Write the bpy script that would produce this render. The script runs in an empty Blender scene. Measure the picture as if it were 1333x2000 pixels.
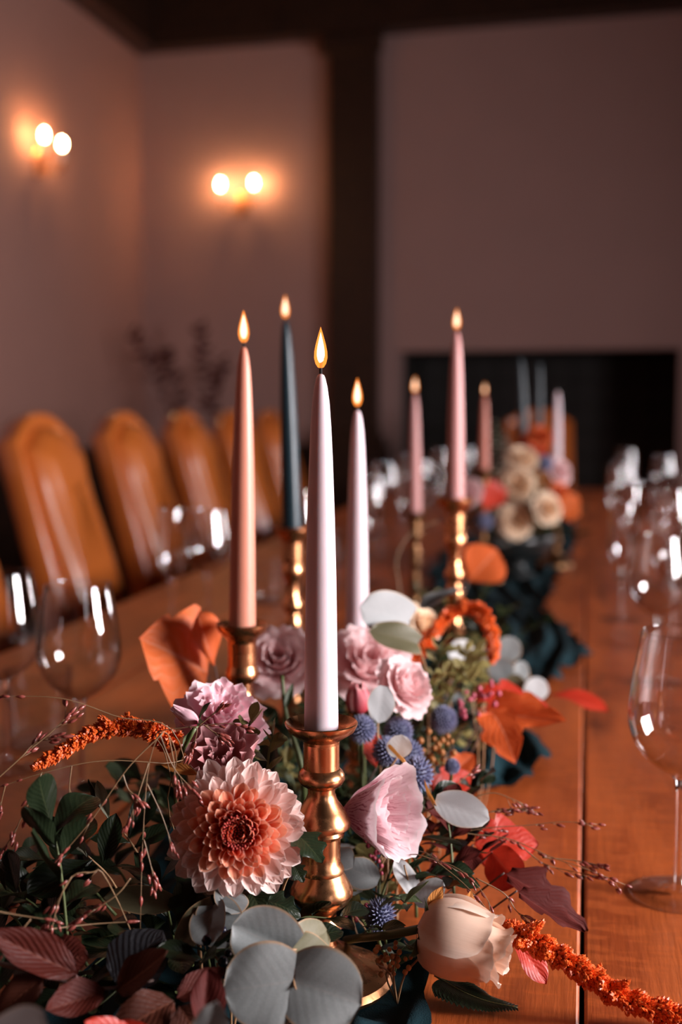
import bpy, math, random
from mathutils import Vector, Matrix, Quaternion
RND = random.Random(11)
PI = math.pi
SC = bpy.context.scene
COL = SC.collection
V = Vector

# ------------------------------------------------------------------ camera
F = 2400.0                      # focal length in pixels of the 1333x2000 frame
TZ = 0.75                       # table height
cam_d = bpy.data.cameras.new('camera')
cam = bpy.data.objects.new('camera', cam_d)
COL.objects.link(cam)
cam.location = (0, 0, 1.15)
cam.rotation_euler = (math.radians(90 - 5.0), 0, math.radians(11.25))
cam_d.sensor_fit = 'VERTICAL'
cam_d.sensor_height = 36.0
cam_d.lens = F / 2000 * 36
cam_d.clip_start = 0.02
cam_d.dof.use_dof = True
cam_d.dof.focus_distance = 0.815
cam_d.dof.aperture_fstop = 3.8
SC.camera = cam
CM = Matrix.Translation(cam.location) @ cam.rotation_euler.to_matrix().to_4x4()
CMI = CM.inverted()

# ------------------------------------------------------------------ world and daylight
w = bpy.data.worlds.new('world'); SC.world = w
w.use_nodes = True
w.node_tree.nodes['Background'].inputs[0].default_value = (0.80, 0.82, 1.0, 1)
w.node_tree.nodes['Background'].inputs[1].default_value = 0.3
SC.view_settings.view_transform = 'Standard'
SC.view_settings.look = 'None'
SC.view_settings.gamma = 1
SC.view_settings.exposure = 0.0
SC.view_settings.use_curve_mapping = False
SC.cycles.use_denoising = True
SC.cycles.caustics_reflective = False
SC.cycles.caustics_refractive = False
SC.cycles.sample_clamp_indirect = 6
SC.cycles.max_bounces = 10
SC.cycles.transparent_max_bounces = 24

XL, XR, YB, YF = -2.84, 2.05, 7.67, -2.6      # inside faces of the room
CEIL = 3.86
WINS = [(-1.75, -0.95), (0.35, 1.35), (3.7, 4.9)]   # windows of the right wall, along Y
WZ0, WZ1 = 0.95, 1.85
WPOW = [6, 236, 78]
for (y0, y1), pw in zip(WINS, WPOW):
    ld = bpy.data.lights.new('window_daylight', 'AREA')
    ld.shape = 'RECTANGLE'; ld.size = (WZ1 - WZ0); ld.size_y = y1 - y0
    ld.energy = pw; ld.color = (1.0, 0.93, 0.95)
    lo = bpy.data.objects.new('window_daylight', ld); COL.objects.link(lo)
    lo.location = (XR + 0.22, (y0 + y1) / 2, (WZ0 + WZ1) / 2)
    lo.rotation_euler = (0, PI / 2, 0)          # shines towards -X

# ------------------------------------------------------------------ helpers
def P(px, py, d):
    """world point seen at pixel (px,py), d metres along the camera axis"""
    return CM @ V(((px - 666.5) / F * d, -(py - 1000) / F * d, -d))
def Pz(px, py, z=TZ):
    o = cam.location; r = P(px, py, 1.0) - o
    return o + r * ((z - o.z) / r.z)
def toward(p):
    return (cam.location - p).normalized()
CAMR = (CM.to_3x3() @ V((1, 0, 0))); CAMU = (CM.to_3x3() @ V((0, 1, 0))); CAMB = (CM.to_3x3() @ V((0, 0, 1)))
def cdir(x, y, z):
    """direction from picture-right, picture-up, towards-viewer components"""
    return (CAMR * x + CAMU * y + CAMB * z).normalized()
def frame(y_dir, z_hint):
    """rotation whose +Y is y_dir and +Z is near z_hint"""
    y = V(y_dir).normalized(); z = V(z_hint)
    x = y.cross(z)
    if x.length < 1e-5: x = y.cross(V((1, 0.1, 0.2)))
    x.normalize(); z = x.cross(y)
    return Matrix((x, y, z)).transposed().to_4x4()
def frame_z(z_dir, spin=0.0):
    z = V(z_dir).normalized()
    x = V((0, 0, 1)).cross(z)
    if x.length < 1e-4: x = V((1, 0, 0))
    x.normalize(); y = z.cross(x)
    return Matrix((x, y, z)).transposed().to_4x4() @ Matrix.Rotation(spin, 4, 'Z')

class MB:
    def __init__(s): s.v = []; s.f = []; s.uv = []
    def add(s, v, f, uv=None):
        o = len(s.v); s.v += [tuple(p) for p in v]; s.f += [tuple(i + o for i in q) for q in f]
        s.uv += (uv if uv else [(0.5, 0.5)] * len(v)); return s
    def xf(s, M, start=0):
        s.v[start:] = [tuple(M @ V(p)) for p in s.v[start:]]; return s
    def mesh(s, name, mat, smooth=True, sharp=0):
        m = bpy.data.meshes.new(name); m.from_pydata(s.v, [], s.f)
        if mat: m.materials.append(mat)
        ul = m.uv_layers.new(name='UVMap')
        vi = [0] * len(m.loops); m.loops.foreach_get('vertex_index', vi)
        ul.data.foreach_set('uv', [c for i in vi for c in s.uv[i]])
        if smooth: m.polygons.foreach_set('use_smooth', [True] * len(m.polygons))
        if sharp: m.set_sharp_from_angle(angle=math.radians(sharp))
        m.update(); return m
def obj(name, me, parent=None, M=None, mat=None, smooth=True, sharp=0):
    if isinstance(me, MB): me = me.mesh(name, mat, smooth, sharp)
    o = bpy.data.objects.new(name, me); COL.objects.link(o)
    if parent: o.parent = parent
    if M is not None: o.matrix_local = M
    return o
def thing(name, label, cat, M=None, group=None):
    o = bpy.data.objects.new(name, None); COL.objects.link(o)
    o.empty_display_size = 0.03
    if M is not None: o.matrix_world = M if isinstance(M, Matrix) else Matrix.Translation(V(M))
    return tag(o, label, cat, group)
def tag(o, label=None, cat=None, group=None, kind=None):
    if label: o['label'] = label
    if cat: o['category'] = cat
    if group: o['group'] = group
    if kind: o['kind'] = kind
    return o
def dup(root, M, label=None, group=None):
    r = root.copy(); COL.objects.link(r); r.matrix_world = M
    if label: r['label'] = label
    if group: r['group'] = group
    for ch in list(root.children):
        c = ch.copy(); COL.objects.link(c); c.parent = r
        for g in ch.children:
            d = g.copy(); COL.objects.link(d); d.parent = c
    return r

def box(x0, x1, y0, y1, z0, z1, b=0.0):
    m = MB()
    if b <= 0:
        v = [(x, y, z) for z in (z0, z1) for y in (y0, y1) for x in (x0, x1)]
        m.add(v, [(0, 2, 3, 1), (4, 5, 7, 6), (0, 1, 5, 4), (2, 6, 7, 3), (0, 4, 6, 2), (1, 3, 7, 5)])
    else:                                            # chamfered top and bottom edges
        v = []
        for z, k in ((z0, b), (z0 + b, 0), (z1 - b, 0), (z1, b)):
            v += [(x0 + k, y0 + k, z), (x1 - k, y0 + k, z), (x1 - k, y1 - k, z), (x0 + k, y1 - k, z)]
        f = [(3, 2, 1, 0), (12, 13, 14, 15)]
        for r in range(3):
            for i in range(4):
                j = (i + 1) % 4; f.append((r * 4 + i, r * 4 + j, r * 4 + 4 + j, r * 4 + 4 + i))
        m.add(v, f)
    return m
def lathe(prof, n=32, z0=0.0):
    m = MB(); v = []; f = []; uv = []
    for k, (r, z) in enumerate(prof):
        for i in range(n):
            a = 2 * PI * i / n
            v.append((max(r, 1e-5) * math.cos(a), max(r, 1e-5) * math.sin(a), z + z0)); uv.append((i / n, k / (len(prof) - 1)))
    for k in range(len(prof) - 1):
        for i in range(n):
            j = (i + 1) % n
            f.append((k * n + i, k * n + j, (k + 1) * n + j, (k + 1) * n + i))
    return m.add(v, f, uv)
def tube(pts, rad, n=6, m=None, cap=True):
    m = m or MB(); pts = [V(p) for p in pts]
    if not hasattr(rad, '__len__'): rad = [rad] * len(pts)
    v = []; f = []; uv = []; prev = None
    for k, p in enumerate(pts):
        t = (pts[min(k + 1, len(pts) - 1)] - pts[max(k - 1, 0)])
        t = t.normalized() if t.length > 1e-9 else V((0, 0, 1))
        if prev is None:
            a = t.cross(V((0.31, 0.17, 0.93)))
            if a.length < 1e-3: a = t.cross(V((1, 0, 0)))
            a.normalize()
        else:
            a = prev - t * prev.dot(t); a.normalize()
        prev = a; b = t.cross(a)
        for i in range(n):
            q = 2 * PI * i / n
            v.append(p + (a * math.cos(q) + b * math.sin(q)) * rad[k]); uv.append((i / n, k / max(1, len(pts) - 1)))
    for k in range(len(pts) - 1):
        for i in range(n):
            j = (i + 1) % n; f.append((k * n + i, k * n + j, (k + 1) * n + j, (k + 1) * n + i))
    if cap:
        f.append(tuple(range(n - 1, -1, -1))); o = (len(pts) - 1) * n; f.append(tuple(o + i for i in range(n)))
    return m.add(v, f, uv)
def curve(ctrl, n=16):
    """Catmull-Rom through control points"""
    c = [V(p) for p in ctrl]
    if len(c) == 2: return [c[0].lerp(c[1], i / n) for i in range(n + 1)]
    c = [c[0] * 2 - c[1]] + c + [c[-1] * 2 - c[-2]]; out = []
    seg = len(c) - 3
    for i in range(n + 1):
        t = i / n * seg; k = min(int(t), seg - 1); t -= k
        a, b, d, e = c[k:k + 4]
        out.append(0.5 * ((2 * b) + (d - a) * t + (2 * a - 5 * b + 4 * d - e) * t * t + (3 * b - a - 3 * d + e) * t ** 3))
    return out

# ------------------------------------------------------------------ materials
class NT:
    def __init__(s, name):
        s.m = bpy.data.materials.new(name); s.m.use_nodes = True
        s.t = s.m.node_tree; s.t.nodes.clear()
        s.out = s.t.nodes.new('ShaderNodeOutputMaterial')
    def n(s, typ, **kw):
        x = s.t.nodes.new('ShaderNode' + typ)
        for k, v in kw.items():
            if k == 'i':
                for a, b in v.items():
                    if hasattr(b, 'links'): s.t.links.new(b, x.inputs[a])
                    else: x.inputs[a].default_value = b
            else: setattr(x, k, v)
        return x
    def math(s, op, a, b=0.0, c=0.0, clamp=False):
        x = s.n('Math', operation=op, use_clamp=clamp)
        for i, q in enumerate((a, b, c)):
            if hasattr(q, 'links'): s.t.links.new(q, x.inputs[i])
            else: x.inputs[i].default_value = q
        return x.outputs[0]
    def mix(s, f, a, b):
        x = s.n('Mix', data_type='RGBA')
        for i, q in ((0, f), (6, a), (7, b)):
            if hasattr(q, 'links'): s.t.links.new(q, x.inputs[i])
            else: x.inputs[i].default_value = q if i == 0 else (*q[:3], 1)
        return x.outputs[2]
    def step(s, x, a, b):
        q = s.n('MapRange', interpolation_type='SMOOTHSTEP', i={'Value': x, 'From Min': a, 'From Max': b})
        return q.outputs[0]
    def noise(s, scale, detail=4, vec=None, stretch=None, rough=0.55):
        if vec is None: vec = s.n('TexCoord').outputs['Object']
        if stretch:
            mp = s.n('Mapping'); s.t.links.new(vec, mp.inputs[0]); mp.inputs['Scale'].default_value = stretch; vec = mp.outputs[0]
        q = s.n('TexNoise', i={'Scale': scale, 'Detail': detail, 'Roughness': rough}); s.t.links.new(vec, q.inputs['Vector'])
        return q.outputs['Fac']
    def bump(s, h, dist=0.001, strength=1.0):
        return s.n('Bump', i={'Height': h, 'Distance': dist, 'Strength': strength}).outputs[0]
    def bsdf(s, **kw):
        p = s.n('BsdfPrincipled')
        for k, v in kw.items():
            k = k.replace('_', ' ')
            if hasattr(v, 'links'): s.t.links.new(v, p.inputs[k])
            else: p.inputs[k].default_value = (*v, 1) if (isinstance(v, tuple) and k in ('Base Color', 'Emission Color', 'Specular Tint', 'Sheen Tint')) else v
        return p.outputs[0]
    def done(s, sh):
        s.t.links.new(sh, s.out.inputs[0]); return s.m
def srgb(r, g, b):
    f = lambda c: (c / 255 / 12.92) if c / 255 <= 0.04045 else ((c / 255 + 0.055) / 1.055) ** 2.4
    return (f(r), f(g), f(b))

def mat_simple(name, col, rough=0.5, var=0.12, scale=30, bump=0.0, **kw):
    k = NT(name); nz = k.noise(scale)
    c = k.mix(nz, tuple(x * (1 - var) for x in col), tuple(min(1, x * (1 + var)) for x in col))
    if bump: kw['Normal'] = k.bump(nz, bump)
    return k.done(k.bsdf(Base_Color=c, Roughness=rough, **kw))
def mat_wood(name, c1, c2, c3, rough=0.35, stretch=(9, 1, 9), fig=0.0):
    k = NT(name); tc = k.n('TexCoord').outputs['Object']
    ri = k.n('ObjectInfo').outputs['Random']
    off = k.n('CombineXYZ', i={0: k.math('MULTIPLY', ri, 7.0), 1: k.math('MULTIPLY', ri, 23.0)}).outputs[0]
    vv = k.n('VectorMath', operation='ADD'); k.t.links.new(tc, vv.inputs[0]); k.t.links.new(off, vv.inputs[1]); vec = vv.outputs[0]
    big = k.noise(2.2, 3, vec, stretch, 0.6)
    fine = k.noise(60, 3, vec, (stretch[0] * .5, stretch[1] * .35, stretch[2] * .5))
    wv = k.n('TexWave', wave_type='RINGS', rings_direction='X', i={'Scale': 1.3, 'Distortion': 9.0, 'Detail': 3.0, 'Detail Scale': 1.2})
    mp = k.n('Mapping'); mp.inputs['Scale'].default_value = (stretch[0] * .45, stretch[1] * .5, stretch[2] * .45)
    k.t.links.new(vec, mp.inputs[0]); k.t.links.new(mp.outputs[0], wv.inputs['Vector'])
    c = k.mix(k.step(big, .3, .72), c1, c2)
    c = k.mix(k.math('MULTIPLY', wv.outputs['Fac'], .35), c, c3)
    dark = k.noise(5, 3, vec, (stretch[0] * .35, 1.0, 1))
    c = k.mix(k.math('MULTIPLY', k.step(dark, .58, .75), .75), c, c3)
    if fig:                                         # cross figure (ripple across the grain)
        rp = k.noise(38, 2, vec, (1, 3.2, 1))
        c = k.mix(k.math('MULTIPLY', k.step(rp, .45, .65), fig), c, c1)
    h = k.math('ADD', k.math('MULTIPLY', fine, .6), k.math('MULTIPLY', big, .4))
    r = k.math('ADD', k.math('MULTIPLY', fine, .22), rough - .1)
    return k.done(k.bsdf(Base_Color=c, Roughness=r, Normal=k.bump(h, .0012, .6)))
M = {}
M['plaster'] = mat_simple('wall plaster', (.41, .205, .165), .9, .06, 3)
M['plaster_breast'] = mat_simple('chimney breast plaster', (.43, .255, .23), .9, .06, 3)
M['dark_wood'] = mat_wood('dark stained oak', (.045, .017, .008), (.028, .011, .006), (.012, .005, .003), .42)
M['floor'] = mat_wood('floor boards', (.09, .035, .015), (.06, .022, .01), (.03, .012, .006), .45)
M['table'] = mat_wood('oiled table wood', (.58, .125, .027), (.34, .060, .012), (.06, .010, .003), .36, (8, 1, 8), .45)
M['stone'] = mat_simple('soot dark stone', (.02, .016, .014), .8, .4, 6)
M['soot_tile'] = mat_simple('fireback', (.035, .03, .028), .7, .4, 9)
k = NT('tan leather'); nz = k.noise(7, 3); fn = k.noise(260, 2)
M['leather'] = k.done(k.bsdf(Base_Color=k.mix(nz, (.50, .115, .020), (.66, .18, .036)), Roughness=k.math('ADD', k.math('MULTIPLY', nz, .10), .18), Coat_Weight=.7, Coat_Roughness=.12, Normal=k.bump(fn, .0003, .3)))
k = NT('aged brass'); nz = k.noise(70, 5); n2 = k.noise(9, 3)
M['brass'] = k.done(k.bsdf(Base_Color=k.mix(n2, (.76, .37, .18), (.68, .29, .125)), Metallic=1.0, Roughness=k.math('ADD', k.math('MULTIPLY', k.step(nz, .4, .75), .14), .24), Normal=k.bump(nz, .0002, .5)))
M['brass_dark'] = mat_simple('darkened brass', (.22, .11, .05), .42, .3, 60, Metallic=1.0)  # brass colour darkened to hold down the window light on far candlesticks
M['nail'] = mat_simple('dark brass nails', (.25, .12, .05), .4, .2, 30, Metallic=1.0)
M['wick'] = mat_simple('burnt wick', (.015, .012, .012), .9)
def mat_wax(name, col):
    k = NT(name); nz = k.noise(25, 3)
    return k.done(k.bsdf(Base_Color=k.mix(nz, tuple(c * .94 for c in col), col), Roughness=k.math('ADD', k.math('MULTIPLY', nz, .2), .3),
                         Subsurface_Weight=.35, Subsurface_Radius=(.012, .006, .005), Subsurface_Scale=.5, Normal=k.bump(nz, .0006, .35)))
M['wax_lilac'] = mat_wax('lilac white wax', (.76, .62, .66))
M['wax_peach'] = mat_wax('peach wax', (.68, .27, .18))
M['wax_teal'] = mat_wax('dark teal wax', (.006, .024, .034))
M['wax_pink'] = mat_wax('dusty pink wax', (.58, .27, .25))
M['wax_rust'] = mat_wax('rust pink wax', (.55, .17, .11))
def mat_emit(name, col, s):
    k = NT(name); return k.done(k.n('Emission', i={0: (*col, 1), 1: s}).outputs[0])
M['flame_core'] = mat_emit('flame core', (1, .86, .66), 3.2)
k = NT('flame body')
mx = k.n('MixShader', i={0: .42}); k.t.links.new(k.n('BsdfTransparent').outputs[0], mx.inputs[1])
k.t.links.new(k.n('Emission', i={0: (1, .26, .035, 1), 1: 2.6}).outputs[0], mx.inputs[2]); M['flame'] = k.done(mx.outputs[0])
M['bulb'] = mat_emit('lit bulb', (1, .52, .22), 330)
def mat_glass(name, tint=(.985, .98, .98), rough=.0, boost=1.0):
    k = NT(name); fc = k.n('LayerWeight', i={0: .5}).outputs['Facing']
    fac = k.math('MULTIPLY', k.math('ADD', k.math('MULTIPLY', k.math('POWER', fc, 3.4), .85), .065), boost, clamp=True)
    mx = k.n('MixShader'); k.t.links.new(fac, mx.inputs[0])
    tr = k.n('BsdfTransparent'); k.t.links.new(k.mix(k.math('POWER', fc, 3.0), tint, tuple(c * .55 for c in tint)), tr.inputs[0]); k.t.links.new(tr.outputs[0], mx.inputs[1])
    k.t.links.new(k.n('BsdfGlossy', i={0: (1, 1, 1, 1), 'Roughness': rough}).outputs[0], mx.inputs[2])
    return k.done(mx.outputs[0])
M['glass'] = mat_glass('thin clear glass')
k = NT('solid clear glass'); M['glass_solid'] = k.done(k.bsdf(Base_Color=(1, 1, 1), Roughness=.0, IOR=1.45, Transmission_Weight=1.0))
M['glass_cut'] = mat_glass('cut crystal', (.95, .94, .94), .04, .75)
# ------------------------------------------------------------------ the room
def struct(name, mb, mat, smooth=False, parent=None):
    o = obj(name, mb, parent, mat=mat, smooth=smooth)
    if not parent: o['kind'] = 'structure'
    return o
struct('floor', box(XL, XR, YF, YB + .9, -.1, 0), M['floor'])
ce = struct('ceiling', box(XL, XR, YF, YB + .9, CEIL, CEIL + .1), M['dark_wood'])
for i in range(5):
    y = -1.6 + i * 1.95
    obj('ceiling_beam', box(XL, XR, y, y + .2, CEIL - .2, CEIL), ce, mat=M['dark_wood'], smooth=False)
struct('wall_left', box(XL - .2, XL, YF, YB, 0, CEIL), M['plaster'])
struct('wall_front', box(XL, XR, YF - .2, YF, 0, CEIL), M['dark_wood'])
# back wall with the fireplace opening left free; it stands slightly skew to the table
fx0, fx1, fz = -1.155, 0.535, 1.475
wb = MB()
for q in ((XL, fx0, 0, CEIL), (fx1, XR + .1, 0, CEIL), (fx0, fx1, fz, CEIL)):
    b_ = box(q[0], q[1], YB, YB + .25, q[2], q[3]); wb.add(b_.v, b_.f)
struct('wall_back', wb, M['plaster_breast'])
wr = MB()
ys = [YF] + [y for p in WINS for y in p] + [YB]
for i in range(0, len(ys), 2):
    b_ = box(XR, XR + .2, ys[i], ys[i + 1], 0, CEIL); wr.add(b_.v, b_.f)
for y0, y1 in WINS:
    for z0, z1 in ((0, WZ0), (WZ1, CEIL)):
        b_ = box(XR, XR + .2, y0, y1, z0, z1); wr.add(b_.v, b_.f)
struct('wall_right', wr, M['dark_wood'])
for i, (y0, y1) in enumerate(WINS):
    wf = MB()
    for q in ((y0, y0 + .06, WZ0, WZ1), (y1 - .06, y1, WZ0, WZ1), (y0, y1, WZ0, WZ0 + .06), (y0, y1, WZ1 - .06, WZ1),
              ((y0 + y1) / 2 - .02, (y0 + y1) / 2 + .02, WZ0, WZ1), (y0, y1, WZ0 + .98, WZ0 + 1.02)):
        b_ = box(XR + .06, XR + .12, *q); wf.add(b_.v, b_.f)
    wo = struct('window_%d' % (i + 1), wf, M['dark_wood'])
    obj('window_sill', box(XR - .08, XR + .2, y0 - .05, y1 + .05, WZ0 - .04, WZ0), wo, mat=M['dark_wood'], smooth=False)
# fireplace recess
fi = struct('wall_fireplace', box(fx0 - .1, fx1 + .1, YB + .75, YB + .85, 0, fz + .2), M['stone'])
obj('recess_side', box(fx0 - .1, fx0, YB + .25, YB + .75, 0, fz + .2), fi, mat=M['stone'], smooth=False)
obj('recess_side', box(fx1, fx1 + .1, YB + .25, YB + .75, 0, fz + .2), fi, mat=M['stone'], smooth=False)
obj('recess_top', box(fx0 - .1, fx1 + .1, YB + .25, YB + .85, fz + .1, fz + .2), fi, mat=M['stone'], smooth=False)
tb = box(0, .155, 0, .012, 0, .155, .004).mesh('fireback_tile', M['soot_tile'], False)
for a in range(10):
    for c in range(9):
        obj('fireback_tile', tb, fi, Matrix.Translation((fx0 + .03 + a * .167, YB + .738, .0 + c * .163)))
# dark cornice, pilaster, wainscot
CZ = 3.37
struct('trim_1', box(XL, XL + .16, YF, YB, CZ, CEIL), M['dark_wood'])
struct('trim_2', box(XL + .16, XR, YB - .16, YB, CZ, CEIL), M['dark_wood'])
px0, px1 = -1.55, -1.255
pl = struct('trim_3', box(px0, px1, YB - .10, YB, .95, CZ), M['dark_wood'])
for z0, z1, e in ((0, .55, .10), (.55, .62, .07), (.62, .90, .085), (.90, .96, .06), (.96, 1.02, .03), (CZ - .12, CZ, .04)):
    obj('pilaster_moulding', box(px0 - e, px1 + e, YB - .10 - e, YB - .10, z0, z1, .008), pl, mat=M['dark_wood'], smooth=False)
WH = 0.90
def wainscot(name, ax, a0, a1, pos, n):
    """rail, base board and raised panels along a wall; ax 'y' runs along Y on the left wall"""
    def bx(u0, u1, d, z0, z1, b=0.0):
        return box(pos, pos + d, u0, u1, z0, z1, b) if ax == 'y' else box(u0, u1, pos - d, pos, z0, z1, b)
    o = struct(name, bx(a0, a1, .02, 0, WH), M['dark_wood'])
    obj('rail', bx(a0, a1, .055, WH - .05, WH, .008), o, mat=M['dark_wood'], smooth=False)
    obj('base_rail', bx(a0, a1, .04, 0, .16, .008), o, mat=M['dark_wood'], smooth=False)
    s = (a1 - a0) / n
    for i in range(n):
        obj('panel', bx(a0 + s * i + .07, a0 + s * (i + 1) - .07, .035, .22, WH - .12, .012), o, mat=M['dark_wood'], smooth=False)
wainscot('trim_4', 'y', YF, YB - .16, XL, 13)
wainscot('trim_5', 'x', XL + .06, px0 - .1, YB, 2)

# ------------------------------------------------------------------ wall sconces
def make_sconce(label, Mx):
    t = thing('wall_sconce', label, 'wall lamp', Mx, 'twin-bulb wall sconces')
    # local +Y points into the room, origin on the wall at bulb height
    bp = lathe([(0, 0), (.05, 0), (.052, .006), (.045, .012), (.02, .016), (0, .02)], 20)
    bp.xf(Matrix.Translation((0, 0, -.13)) @ Matrix.Rotation(-PI / 2, 4, 'X') @ Matrix.Diagonal((.8, 1.7, 1, 1)))
    obj('backplate', bp, t, mat=M['brass'])
    fin = lathe([(0, -.05), (.008, -.04), (.014, -.025), (.008, -.01), (.012, 0), (.012, .03), (.005, .04), (0, .045)], 12)
    obj('finial', fin, t, Matrix.Translation((0, .05, -.17)), mat=M['brass'])
    for s in (-1, 1):
        obj('arm', tube(curve([(0, .015, -.15), (s * .03, .07, -.18), (s * .075, .10, -.175), (s * .11, .10, -.13)], 14), .007, 8), t, mat=M['brass'])
        obj('drip_cup', lathe([(0, 0), (.012, .002), (.03, .014), (.031, .017), (.013, .012), (0, .012)], 16), t, Matrix.Translation((s * .11, .10, -.135)), mat=M['brass'])
        obj('candle_sleeve', lathe([(0, 0), (.011, 0), (.011, .075), (.009, .078), (0, .078)], 14), t, Matrix.Translation((s * .11, .10, -.125)), mat=M['wax_lilac'])
        obj('bulb', lathe([(0, 0), (.006, .002), (.009, .010), (.0115, .02), (.011, .03), (.007, .042), (.003, .05), (0, .052)], 14), t, Matrix.Translation((s * .11, .10, -.047)), mat=M['bulb'])
    return t
pB = P(470, 354, 1); r = pB - cam.location; tt = (YB - .10 - cam.location.y) / r.y; pB = cam.location + r * tt
make_sconce('lit twin-bulb brass sconce on the wall beside the dark pilaster', Matrix.Translation((pB.x, YB, pB.z)) @ Matrix.Rotation(PI, 4, 'Z'))
pL = P(104, 264, 1); r = pL - cam.location; tt = (XL + .10 - cam.location.x) / r.x; pL = cam.location + r * tt
make_sconce('lit twin-bulb brass sconce on the side wall above the leather chairs', Matrix.Translation((XL, pL.y, pL.z)) @ Matrix.Rotation(-PI / 2, 4, 'Z'))

# the back wall and all that stands in it is slightly skew to the table
SK = Matrix.Translation((XL, YB, 0)) @ Matrix.Rotation(math.radians(-4.0), 4, 'Z') @ Matrix.Translation((-XL, -YB, 0))
for n_ in ('wall_back', 'wall_fireplace', 'trim_2', 'trim_3', 'trim_5', 'wall_sconce'):
    o_ = bpy.data.objects[n_]; o_.matrix_world = SK @ o_.matrix_world

# ------------------------------------------------------------------ dining table
TX0, TX1, TY0, TY1 = -0.92, 0.58, 0.12, 5.95
tab = thing('dining_table', 'long orange-brown plank dining table set with glasses and flowers', 'table', (-.17, 3.0, 0))
off = V((-.17, 3.0, 0))
xs = [TX0, -.66, -.445, -.225, 0.004, .225, .42, TX1]
for i in range(7):
    b_ = box(xs[i] + .0016 - off.x, xs[i + 1] - .0016 - off.x, TY0 - off.y, TY1 - off.y, TZ - .045, TZ, .0022)
    obj('plank', b_, tab, mat=M['table'], smooth=False)
obj('underframe', box(TX0 + .02 - off.x, TX1 - .02 - off.x, TY0 + .03 - off.y, TY1 - .03 - off.y, TZ - .07, TZ - .0455), tab, mat=M['dark_wood'], smooth=False)
for sx in (TX0 + .1, TX1 - .14):
    obj('apron', box(sx - off.x, sx + .04 - off.x, TY0 + .2 - off.y, TY1 - .2 - off.y, TZ - .16, TZ - .07), tab, mat=M['dark_wood'], smooth=False)
legp = [(.045, 0), (.055, .03), (.05, .08), (.035, .11), (.055, .2), (.06, .33), (.045, .46), (.035, .5), (.055, .53), (.055, .68)]
legm = lathe(legp, 20).mesh('leg', M['dark_wood'])
for lx in (TX0 + .12, TX1 - .12):
    for ly in (TY0 + .3, (TY0 + TY1) / 2, TY1 - .3):
        obj('leg', legm, tab, Matrix.Translation((lx - off.x, ly - off.y, 0)))

# ------------------------------------------------------------------ chairs
def pillow(outline, rings):
    """outline: 2-D loop (y,s); rings: (scale, depth) from back to front; closed by centre fans"""
    n = len(outline); cy = sum(p[0] for p in outline) / n; cs = sum(p[1] for p in outline) / n
    m = MB(); v = []; f = []
    for sc, d in rings:
        for (y, s) in outline:
            # shrink by an even margin, not by scale, so that the border keeps its width
            ly, ls = y - cy, s - cs; L = math.hypot(ly, ls)
            k = max(0.0, 1 - (1 - sc) * .22 / max(L, .05))
            v.append((d, cy + ly * k, cs + ls * k))
    for r_ in range(len(rings) - 1):
        for i in range(n):
            j = (i + 1) % n; f.append((r_ * n + i, r_ * n + j, (r_ + 1) * n + j, (r_ + 1) * n + i))
    o = len(v); v.append((rings[0][1], cy, cs)); v.append((rings[-1][1], cy, cs))
    for i in range(n):
        j = (i + 1) % n; f.append((o, j, i)); f.append((o + 1, (len(rings) - 1) * n + i, (len(rings) - 1) * n + j))
    return m.add(v, f)
def back_outline(hw, h, crown, n=18):
    o = [(-hw, 0)] + [(-hw, h * i / 6) for i in range(1, 6)]
    sh = [(-hw, h), (-hw * .97, h + .012), (-hw * .86, h + .022), (-hw * .74, h + .034)]
    o += sh
    a0 = 0
    for i in range(n + 1):
        t = -1 + 2 * i / n
        o.append((t * hw * .70, h + .040 + (crown - .040) * (1 - abs(t) ** 2.3)))
    o += [(-p[0], p[1]) for p in reversed(sh)]
    o += [(hw, h * i / 6) for i in range(5, 0, -1)] + [(hw, 0)]
    o += [(hw * (1 - 2 * i / 6), 0) for i in range(1, 6)]
    return o
def make_chair(label, Mx, group=None):
    t = thing('dining_chair', label, 'chair', Mx, group)     # faces local +X
    lean = Matrix.Translation((-.20, 0, .47)) @ Matrix.Rotation(-math.radians(15), 4, 'Y')
    ol = back_outline(.180, .600, .078)
    bk = pillow(ol, [(.93, -.040), (1, -.030), (1.0, .016), (.985, .027), (.955, .033), (.90, .030), (.86, .026)])
    obj('backrest', bk.xf(lean), t, mat=M['leather'])
    ol2 = [(y * .80, .035 + s * .89) for y, s in ol]
    pd = pillow(ol2, [(1 - .42 * (1 - math.cos(q * PI / 16)), .018 + .062 * math.sin(q * PI / 16)) for q in range(9)] + [(.3, .081)])
    obj('back_pad', pd.xf(lean), t, mat=M['leather'])
    sl = [(-.215, -.215), (.215, -.215), (.215, .215), (-.215, .215)]
    so = []
    for i in range(4):
        a, b = sl[i], sl[(i + 1) % 4]
        so += [(a[0] + (b[0] - a[0]) * q / 6, a[1] + (b[1] - a[1]) * q / 6) for q in range(6)]
    st = pillow(so, [(.98, -.045), (1, -.035), (1, .02), (.97, .035), (.88, .045), (.5, .052)])
    obj('seat', st.xf(Matrix.Translation((0, 0, .44)) @ Matrix.Rotation(-PI / 2, 4, 'Y')), t, mat=M['leather'])
    for sy in (-1, 1):
        obj('leg', box(.165, .205, sy * .185 - .02, sy * .185 + .02, 0, .40, .004), t, mat=M['dark_wood'], smooth=False)
        lg = tube([(-.24, sy * .185, 0), (-.20, sy * .185, .2), (-.195, sy * .185, .44)], .021, 8)
        obj('leg', lg, t, mat=M['dark_wood'])
        obj('stretcher', box(-.2, .18, sy * .185 - .012, sy * .185 + .012, .12, .15, .003), t, mat=M['dark_wood'], smooth=False)
    obj('stretcher', box(-.02, .01, -.18, .18, .12, .15, .003), t, mat=M['dark_wood'], smooth=False)
    return t
CX = -1.08
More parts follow.
